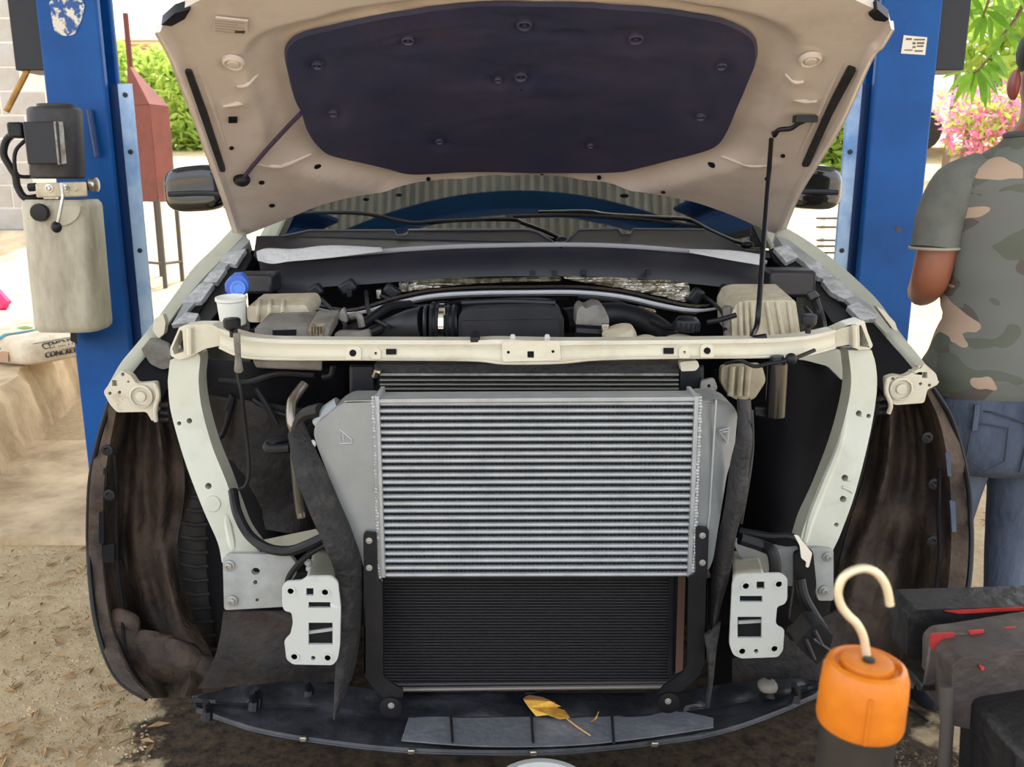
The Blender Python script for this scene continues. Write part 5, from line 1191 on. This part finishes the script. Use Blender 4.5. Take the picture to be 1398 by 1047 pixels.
MB().box(P(1075, 385, 2.3), (.12, .1, .07)).build('relay_box', mat['cowl'], car, bevel=.01)

# ---- things lying on the shield
m = MB()
lfp = [(715,956), (735,952), (752,958), (768,966), (778,980), (764,982), (748,976), (732,978), (722,966)]
rows = []
m.poly([lfp], lambda u, v: Pz(u, v, SZ+.006+.010*abs(math.sin(u*.09))+.003*math.sin(v*.5)), (0, 0, .0012))
lc = Pz(750, 967, SZ)
lf_t = thing('dry_leaf', (lc.x, lc.y, SZ), 'yellow curled dry leaf on the black shield under the radiator', 'leaf')
m.build('leaf_blade', mat['yellow'], lf_t)
MB().poly([[(714,957), (722,952), (740,955), (758,962), (740,966), (724,963)]], lambda u, v: Pz(u, v-3, SZ+.012), (0,0,.001)).build('brown_fold', mat['brownleaf'], lf_t)
MB().tube(cat([Pz(774,981,SZ+.006), Pz(788,992,SZ+.004), Pz(806,1004,SZ+.002)], 4), .0016, 6).build('stem', M('leaf_stem', (206,160,110), .6), lf_t)
tw = Pz(811, 980, SZ)
tag(MB().tube(cat([Pz(804,988,SZ-.004), Pz(813,981,SZ-.002), Pz(817,972,SZ+.002)], 4), .0018, 6).build('twig', mat['yellow'], loc=tuple(tw)), 'small yellow twig right of the dry leaf on the shield', 'twig')

# ================================================================== PERSON
px0 = P(1381, 400, 2.1); X0, Y0 = px0.x, 2.1
pers = thing('person', (X0, Y0, 0), 'man from behind in camouflage t-shirt and jeans by right post', 'person')
def ring(c, a, b, n=24, e=.85, rot=None):
    c = Vector(c); out_ = []
    for k in range(n):
        t = 2*math.pi*k/n; ct, st_ = math.cos(t), math.sin(t)
        q = Vector((a*math.copysign(abs(ct)**e, ct), b*math.copysign(abs(st_)**e, st_), 0))
        if rot: q = rot @ q
        out_.append(c+q)
    return out_
def limb(path, rad, seg=16): return MB().tube(cat(path, 6), rad, seg)
# one continuous skinned body
me = bpy.data.meshes.new('body')
J = [(0,0,.90), (0,-.01,1.08), (0,-.01,1.28), (.01,0,1.40), (.035,.02,1.47), (.055,.035,1.53), (.06,.04,1.60), (.06,.04,1.66),
     (-.10,0,1.36), (-.175,0,1.325), (-.208,-.02,1.115), (-.15,.14,1.07), (-.09,.24,1.07),
     (.10,0,1.36), (.175,0,1.325), (.208,-.02,1.115), (.16,.14,1.07), (.10,.24,1.07),
     (-.075,0,.80), (-.08,.01,.47), (-.095,-.01,.10), (-.10,.12,.05),
     (.07,0,.80), (.074,.01,.47), (.088,-.01,.10), (.093,.12,.05)]
E = [(0,1), (1,2), (2,3), (3,4), (4,5), (5,6), (6,7), (3,8), (8,9), (9,10), (10,11), (11,12), (3,13), (13,14), (14,15), (15,16), (16,17), (0,18), (18,19), (19,20), (20,21), (0,22), (22,23), (23,24), (24,25)]
Rj = [.11, .09, .10, .055, .050, .065, .082, .06, .045, .048, .046, .038, .026, .045, .048, .046, .038, .026, .07, .042, .035, .032, .07, .042, .035, .032]
fing = [(.0, .05), (.012, .06), (.024, .058), (.036, .05)]
base_i = {12: -1, 17: 1}
for hi, sg_ in ((12, -1), (17, 1)):
    hx_, hy_, hz_ = J[hi]
    J.append((hx_-sg_*.005, hy_+.045, hz_)); E.append((hi, len(J)-1)); Rj.append(.03); pi_ = len(J)-1
    for k in range(4):
        a = len(J); J.append((hx_-sg_*.01, hy_+.085, hz_+.026-.017*k)); Rj.append(.010); E.append((pi_, a))
        J.append((hx_-sg_*.035, hy_+.10-.004*abs(k-1), hz_+.026-.017*k)); Rj.append(.009); E.append((a, a+1))
        J.append((hx_-sg_*.05, hy_+.075, hz_+.024-.017*k)); Rj.append(.008); E.append((a+1, a+2))
    a = len(J); J.append((hx_-sg_*.03, hy_+.035, hz_+.035)); Rj.append(.011); E.append((pi_, a)); J.append((hx_-sg_*.045, hy_+.065, hz_+.035)); Rj.append(.009); E.append((a, a+1))
me.from_pydata(J, E, []); me.materials.append(mat['skin'])
body = bpy.data.objects.new('body', me); COL.objects.link(body); body.parent = pers
sk = body.modifiers.new('skin', 'SKIN'); sk.use_smooth_shade = True
for i, r_ in enumerate(Rj):
    me.skin_vertices[0].data[i].radius = (r_*(1.0), r_*(.85 if i < 4 else 1.0)); me.skin_vertices[0].data[i].use_root = (i == 0)
ss = body.modifiers.new('sub', 'SUBSURF'); ss.levels = 2; ss.render_levels = 2
def pp(x_, y_, z_): return Vector((X0+x_, Y0+y_, z_))
# ears, hair
ear = pp(-.035, .03, 1.565)
MB().blob(ear, (.010, .022, .034), 1, 14, 10, fn=lambda q: q+Vector((-.006*abs(q.y)/.02, 0, 0))).build('ear', M('ear_skin', (128,54,44), .5), pers)
MB().blob(pp(.155, .03, 1.565), (.010, .022, .034), 1, 14, 10).build('ear', mat['skin'], pers)
MB().blob(pp(.06, .03, 1.64), (.090, .10, .075), 1, 18, 12).build('hair', mat['hair'], pers)
MB().blob(pp(.06, .15, 1.565), (.014, .02, .024), 1, 10, 8).build('nose', mat['skin'], pers)
# shirt: torso loft with folds
def shirt():
    zs = [(.845, .172, .125, 0), (.86, .178, .13, 0), (.90, .176, .13, 0), (.95, .166, .122, 0), (1.02, .156, .116, 0), (1.10, .156, .118, 0), (1.20, .168, .122, 0), (1.28, .178, .120, 0), (1.34, .176, .105, 0), (1.375, .150, .092, .0), (1.405, .115, .08, .005), (1.432, .078, .068, .012), (1.452, .064, .062, .015)]
    rr = []
    for i in range(len(zs)-1):
        for k in range(5):
            t = k/5; z_, a, b, dx = [lerp(zs[i][j], zs[i+1][j], t) for j in range(4)]
            rr.append((z_, a, b, dx))
    rr.append(zs[-1]); rings = []
    for z_, a, b, dx in rr:
        R_ = ring((X0+dx, Y0, z_), a, b, 48, .85); o_ = []
        for p in R_:
            d = Vector((p.x-X0, p.y-Y0, 0)); f_ = .010*noise.noise(Vector((p.x*7, p.y*7, z_*16)))*(1.6 if z_ < 1.05 else .8)
            o_.append(p+d.normalized()*f_)
        rings.append(o_)
    return MB().loft(rings, caps=False)
sh = shirt().build('t_shirt', mat['camo'], pers, ang=70, label='grey green camouflage t-shirt')
for s in (-1, 1):
    pth = cat([pp(s*.10, 0, 1.375), pp(s*.155, 0, 1.335), pp(s*.186, -.006, 1.28), pp(s*.198, -.012, 1.235), pp(s*.204, -.016, 1.195)], 6)
    MB().tube(pth, [.046, .062, .058, .054, .053], 20).build('sleeve', M('sleeve_cloth_%d' % s, (98,100,95), .85, col2=(84,86,80), scale=7, mix=(.45,.6)), sh)
    MB().tube(cat([pp(s*.204+.054*math.cos(t), -.016+.054*math.sin(t), 1.196) for t in [k*math.pi/8 for k in range(16)]], 2, True), .0035, 6, closed=True).build('sleeve_hem', M('hem_%d' % s, (150,146,134), .85), sh)
MB().tube(cat([pp(.015+.066*math.cos(t), .064*math.sin(t), 1.452) for t in [k*math.pi/8 for k in range(16)]], 2, True), .008, 8, closed=True).build('collar', M('collar_cloth', (70,72,72), .85), sh)
# jeans
def seatring(z_, a, b): return ring((X0, Y0, z_), a, b, 32, .8)
jm = MB().loft([seatring(.90, .152, .112), seatring(.86, .160, .118), seatring(.80, .170, .128), seatring(.74, .174, .132), seatring(.69, .165, .125), seatring(.655, .13, .10)])
for s, lx in ((-1, -.078), (1, .072)):
    L_ = [pp(lx*.9, 0, .76), pp(lx, 0, .68), pp(lx*1.02, .005, .58), pp(lx*1.02, .012, .47), pp(lx*1.1, .0, .32), pp(lx*1.2, -.01, .18), pp(lx*1.25, -.012, .06)]
    jm.tube(cat(L_, 6), [.086, .078, .062, .050, .048, .052, .058], 20)
jeans = jm.build('jeans', mat['denim'], pers, ang=80)
MB().loft([ring((X0, Y0, .905), .158, .118, 32, .8), ring((X0, Y0, .865), .165, .122, 32, .8)], caps=False).build('waistband', mat['denim'], jeans)
for dx in (-.115, .01, .115):
    MB().box(pp(dx, -.130+.1*dx*dx*8, .812), (.012, .008, .062)).build('belt_loop', mat['denim'], jeans)
for pts in ([(-.12,-.118,.80), (-.045,-.136,.79), (-.045,-.138,.71), (-.085,-.135,.685), (-.125,-.118,.71), (-.12,-.118,.80)], [(.045,-.136,.79), (.12,-.118,.80), (.125,-.118,.71), (.085,-.135,.685), (.045,-.138,.71), (.045,-.136,.79)]):
    MB().tube([pp(*q) for q in pts], .0022, 6).build('pocket_seam', mat['stitch'], jeans)
MB().tube([pp(0,-.13,.86), pp(0,-.14,.76), pp(0,-.128,.68)], .0025, 6).build('back_seam', mat['stitch'], jeans)
MB().tube([pp(-.16,-.03,.82), pp(-.08,-.125,.825), pp(0,-.135,.80), pp(.08,-.125,.825), pp(.16,-.03,.82)], .0022, 6).build('yoke_seam', mat['stitch'], jeans)
for s, lx in ((-1, -.098), (1, .09)):
    MB().blob(pp(lx, .05, .045), (.048, .14, .05), .7, 18, 10, fn=lambda q: Vector((q.x, q.y, q.z*(1 if q.z < 0 else lerp(1.3, .6, (q.y+.14)/.28))))).build('shoe', mat['charcoal'], pers)

# ================================================================== MANGO BRANCH
mg = thing('mango_branch', tuple(P(1335, 90, 4.4)), 'hanging mango branch with long drooping green leaves beside the right post', 'branch')
nodes = [(1338,92), (1345,20), (1395,15), (1300,8), (1372,45)]
tb('twig', mat['bark'], mg, [(1420,-60,4.3), (1395,10,4.4), (1365,55,4.4), (1338,94,4.4), (1322,100,4.45)], [.012, .010, .008, .006, .004], 8)
tb('twig', mat['bark'], mg, [(1400,-60,4.3), (1360,-20,4.4), (1342,22,4.4)], [.01, .008, .005], 8)
leaves = [((1335,96), (1340,142)), ((1330,96), (1318,140)), ((1338,94), (1363,134)), ((1340,92), (1358,128)), ((1342,90), (1376,105)), ((1345,84), (1370,100)), ((1350,68), (1378,112)), ((1328,98), (1302,142)), ((1322,100), (1294,128)), ((1318,98), (1284,108)), ((1332,98), (1326,144)), ((1338,98), (1352,146)), ((1312,100), (1303,120)),
          ((1345,20), (1326,62)), ((1342,22), (1318,50)), ((1350,22), (1352,62)), ((1345,15), (1384,48)), ((1348,10), (1388,26)), ((1340,14), (1306,30)), ((1345,5), (1330,-20)), ((1352,18), (1370,58)), ((1338,20), (1316,20)), ((1340,24), (1330,58)),
          ((1395,15), (1375,52)), ((1395,15), (1400,60)), ((1392,12), (1360,30)), ((1398,10), (1420,40)), ((1390,20), (1386,58)), ((1302,8), (1290,40)), ((1305,5), (1318,40)), ((1300,2), (1286,20)), ((1310,0), (1330,30)), ((1325,-5), (1345,30)), ((1372,46), (1392,80)), ((1372,46), (1356,78)), ((1374,46), (1400,60)), ((1366,52), (1345,84)),
          ((1336,94), (1346,150)), ((1330,97), (1312,138)), ((1342,92), (1368,120)), ((1396,16), (1412,66)), ((1388,14), (1366,44)), ((1376,46), (1408,84)), ((1346,22), (1338,66)), ((1310,4), (1300,48)), ((1372,-5), (1385,30)), ((1360,-8), (1372,26)), ((1385,-8), (1402,22)), ((1318,-6), (1308,26))]
rg = random.Random(5)
for i, (a, b) in enumerate(leaves):
    dY = rg.uniform(-.12, .12); A = P(a[0], a[1], 4.4+dY*.3); B = P(b[0], b[1], 4.4+dY)
    d = B-A; L = d.length; side_ = d.cross(Vector((0, 1, 0))).normalized(); side_ = (side_*math.cos(rg.uniform(-.5, .5))+Vector((0, rg.uniform(-.6, .6), 0))).normalized()
    nrm = d.cross(side_).normalized(); wd = min(L*.095, .02)
    rows = []
    for t, w_ in ((0, .1), (.12, .5), (.3, .95), (.5, 1), (.7, .8), (.88, .4), (1, .04)):
        c = A+d*t+Vector((0, 0, .10*L*math.sin(math.pi*t)))
        rows.append([c-side_*wd*w_+nrm*wd*.25*w_, c, c+side_*wd*w_+nrm*wd*.25*w_])
    MB().grid(rows).build('leaf', mat['mango'], mg, ang=80)

# ================================================================== FOREGROUND
# bench top that carries vise and lamp lies below the frame
tbx = thing('work_stand', (.78, .62, 0), 'low steel work stand under the vise, below the picture', 'stand')
MB().box((.62, .66, .53), (.9, .62, .03)).build('stand_top', mat['charcoal'], tbx, bevel=.004)
for x_ in (.22, 1.02):
    for y_ in (.40, .92): MB().box((x_, y_, .258), (.04, .04, .515)).build('leg', mat['charcoal'], tbx)
# hook lamp
Yw = .60
lo_ = P(1180, 985, Yw); k = mpp(Yw, 985)
topc = P(1184, 905, Yw)
bot = Vector((lo_.x-.018, lo_.y+.0, .546))
ax = (topc-bot).normalized()
lamp = thing('work_light', tuple(bot), 'orange-capped hook work light standing in the right foreground', 'lamp')
H_ = (topc-bot).length
Rc_ = 57*k
MB().lathe([(.02, 0), (Rc_*.80, .004), (Rc_*.84, .02), (Rc_*.86, H_*.5), (Rc_*.86, H_-.045), (.01, H_-.04)], bot, ax, 40).build('grip', mat['lampgrip'], lamp)
MB().lathe([(Rc_*.8, H_-.052), (Rc_*.97, H_-.050), (Rc_, H_-.046), (Rc_*.985, H_-.02), (Rc_*.96, H_-.008), (Rc_*.88, H_-.001), (Rc_*.78, H_+.001), (Rc_*.70, H_-.003), (Rc_*.62, H_-.003), (Rc_*.58, H_+.002), (Rc_*.5, H_+.0025), (Rc_*.15, H_+.002), (.0005, H_+.001)], bot, ax, 48).build('end_cap', mat['orange'], lamp)
for a_ in range(3):
    th_a = -math.pi/2-.25+a_*2.1; e1 = ax.orthogonal().normalized(); e1 = (Vector((1,0,0))-ax*ax.x).normalized(); e2 = ax.cross(e1)
    dr = e1*math.cos(th_a)+e2*math.sin(th_a)
    MB().tube([bot+ax*(H_-.049)+dr*Rc_*.985, bot+ax*(H_-.03)+dr*Rc_*.995, bot+ax*(H_-.012)+dr*Rc_*.97], .0018, 6).build('cap_seam', mat['orange'], lamp)
hkp = [(1184,906), (1183,895), (1179,870), (1170,852), (1158,840), (1148,826), (1144,808), (1150,790), (1163,780), (1180,776), (1195,781), (1206,793), (1212,808), (1215,826)]
MB().tube(cat([P(u, v, Yw+.005) for u, v in hkp], 5), .0032, 12).build('hook', mat['hook'], lamp)
ms = (topc+Vector((.0, -.0, .0)))
MB().lathe([(.0045, -.004), (.0045, .003), (.003, .0035)], topc+Vector((.001, 0, .001)), ax, 12).build('hook_socket', mat['lampgrip'], lamp)

# bench vise
Yv = 1.02
vz = thing('bench_vise', (.80, .80, .546), 'worn dark red and black bench vise at the lower right edge', 'vise')
def qd(pts, Y, d): return MB().poly([pts], lambda u, v: P(u, v, Y), (0, d, 0))
qd(rnd([(1240,838), (1252,832), (1460,826), (1460,890), (1245,902), (1238,895)], 4), Yv+.06, .06).build('rear_jaw', mat['viseblack'], vz, bevel=.004)
qd([(1290,834), (1398,829), (1398,833), (1310,838)], Yv+.058, .03).build('paint_flake', mat['flake'], bpy.data.objects['rear_jaw'])
fj = MB().hexa([P(1270,864,Yv), P(1480,854,Yv), P(1480,925,Yv-.01), P(1259,937,Yv-.01)], [P(1272,862,Yv+.035), P(1480,850,Yv+.035), P(1480,920,Yv+.03), P(1262,930,Yv+.03)]).build('front_jaw', mat['visered'], vz, bevel=.004)
for fk in ([(1271,866), (1304,864), (1303,874), (1290,880), (1276,889), (1270,884)], [(1322,862), (1345,860), (1338,869), (1328,872)], [(1372,858), (1390,856), (1388,865), (1378,866)], [(1336,908), (1345,910), (1342,917)]):
    Yf = Yv-.0035 if fk[0][1] < 900 else Yv-.054
    qd(rnd(fk, 3), Yf, .003).build('paint_flake', mat['flake'], fj)
qd([(1258,934), (1296,932), (1296,942), (1256,944)], Yv-.008, .04).build('jaw_edge', mat['viseblack'], fj, bevel=.002)
sb = MB().hexa([P(1300,905,Yv-.03), P(1310,897,Yv-.02), P(1480,872,Yv-.02), P(1490,1075,Yv-.16)], [P(1302,905,Yv+.02), P(1312,897,Yv+.02), P(1480,872,Yv+.02), P(1490,1075,Yv+.02)])
body_pts = [(1300,910), (1312,898), (1345,894), (1480,872), (1490,1080), (1420,1060), (1380,1015), (1345,1000), (1298,990)]
qd(rnd(body_pts, 6), Yv-.05, .08).build('slide_body', mat['visered'], vz, bevel=.012, seg=3)
MB().tube([P(1291,935,Yv-.045), P(1293,990,Yv-.05), P(1287,1075,Yv-.05)], [.009, .008, .008], 12).build('handle_bar', mat['steelrod'], vz)
qd([(1395,1030), (1520,1010), (1520,1180), (1385,1180)], Yv-.16, .14).build('pedestal', mat['viseblack'], vz, bevel=.01)
MB().box((.86, .84, .564), (.22, .16, .03)).build('base_flange', mat['viseblack'], vz, bevel=.006)

# white bowl on the ground below the shield
bc = Pz(738, 1037, .13)
bR = .105
tag(MB().lathe([(.05, .0), (.06, .002), (bR*.9, .085), (bR*.97, .118), (bR*1.05, .124), (bR*1.05, .130), (bR*.95, .128), (bR*.86, .088), (.055, .012), (.002, .010)], (bc.x, bc.y-bR, 0), (0,0,1), 40).build('bowl', mat['enamel'], loc=(bc.x, bc.y-bR, 0)), 'white enamel bowl on the ground at the bottom edge', 'bowl')
# piece of wire on the ground, right
w0 = Pz(1238, 966, .01)
tag(MB().tube([Pz(1236,965,.008), Pz(1252,975,.006), Pz(1268,986,.008)], .004, 6).build('wire_piece', mat['chrome'], loc=tuple(w0)), 'short bright wire on the dirt right of the work light', 'wire')

# gravel and dry litter on the bare ground (uncountable)
m = MB(); rg = random.Random(9)
def chip(m, q, s):
    ax_ = rg.uniform(0, 6.3); c_, s_ = math.cos(ax_), math.sin(ax_)
    f_ = lambda a, b, h_: q+Vector((c_*a-s_*b, s_*a+c_*b, h_))
    m.add([f_(-s, 0, 0), f_(0, -s*.7, 0), f_(s*1.1, 0, 0), f_(0, s*.6, 0), f_(0, 0, s*.6)], [(0,1,4), (1,2,4), (2,3,4), (3,0,4)])
for i in range(2400):
    u, v = rg.uniform(-30, 205), rg.uniform(735, 1090)
    q = Pz(u, v, 0)
    if q.y > B0.y-.03 and q.x < -1.1: continue
    chip(m, q, rg.uniform(.002, .007)*(2.2 if rg.random() < .02 else 1))
gv = m.build('gravel', mat['gravel'], kind='stuff', smooth=False); tag(gv, 'loose pale gravel chips on the dusty ground left of the car', 'gravel')
m = MB()
for i in range(2600):
    u, v = rg.uniform(1130, 1398), rg.uniform(850, 1080); q = Pz(u, v, 0)
    if not (abs(q.y-2.14) < .28 and q.x > .98): chip(m, q, rg.uniform(.002, .006)*(2 if rg.random() < .03 else 1))
for i in range(1200):
    u, v = rg.uniform(1360, 1460), rg.uniform(640, 860); chip(m, Pz(u, v, 0), rg.uniform(.004, .012))
gv = m.build('gravel', M('dark_gravel', (102,90,72), .9, col2=(72,62,50), scale=5), kind='stuff', smooth=False); tag(gv, 'darker gravel chips on the oil and shade darkened ground under the vise', 'gravel')
m = MB()
for i in range(420):
    if i < 200: u, v = rg.uniform(-20, 220), rg.uniform(740, 1060)
    elif i < 300: continue
    else: u, v = rg.uniform(1340, 1420), rg.uniform(640, 860)
    q = Pz(u, v, 0)
    if q.y > B0.y-.03 and q.x < -1.1: continue
    if abs(q.y-2.14) < .28 and q.x > .98: continue
    a = rg.uniform(0, 6.3); L = rg.uniform(.008, .03); d = Vector((math.cos(a), math.sin(a), 0))*L; e_ = Vector((-d.y, d.x, 0))*rg.uniform(.1, .3)
    m.add([q-d+Vector((0,0,.004)), q+e_+Vector((0,0,.010)), q+d+Vector((0,0,.005)), q-e_+Vector((0,0,.006))], [(0,1,2,3)])
lt_ = m.build('leaf_litter', mat['litter'], kind='stuff', smooth=False); tag(lt_, 'dry leaf scraps and twigs littering the dirt', 'litter')
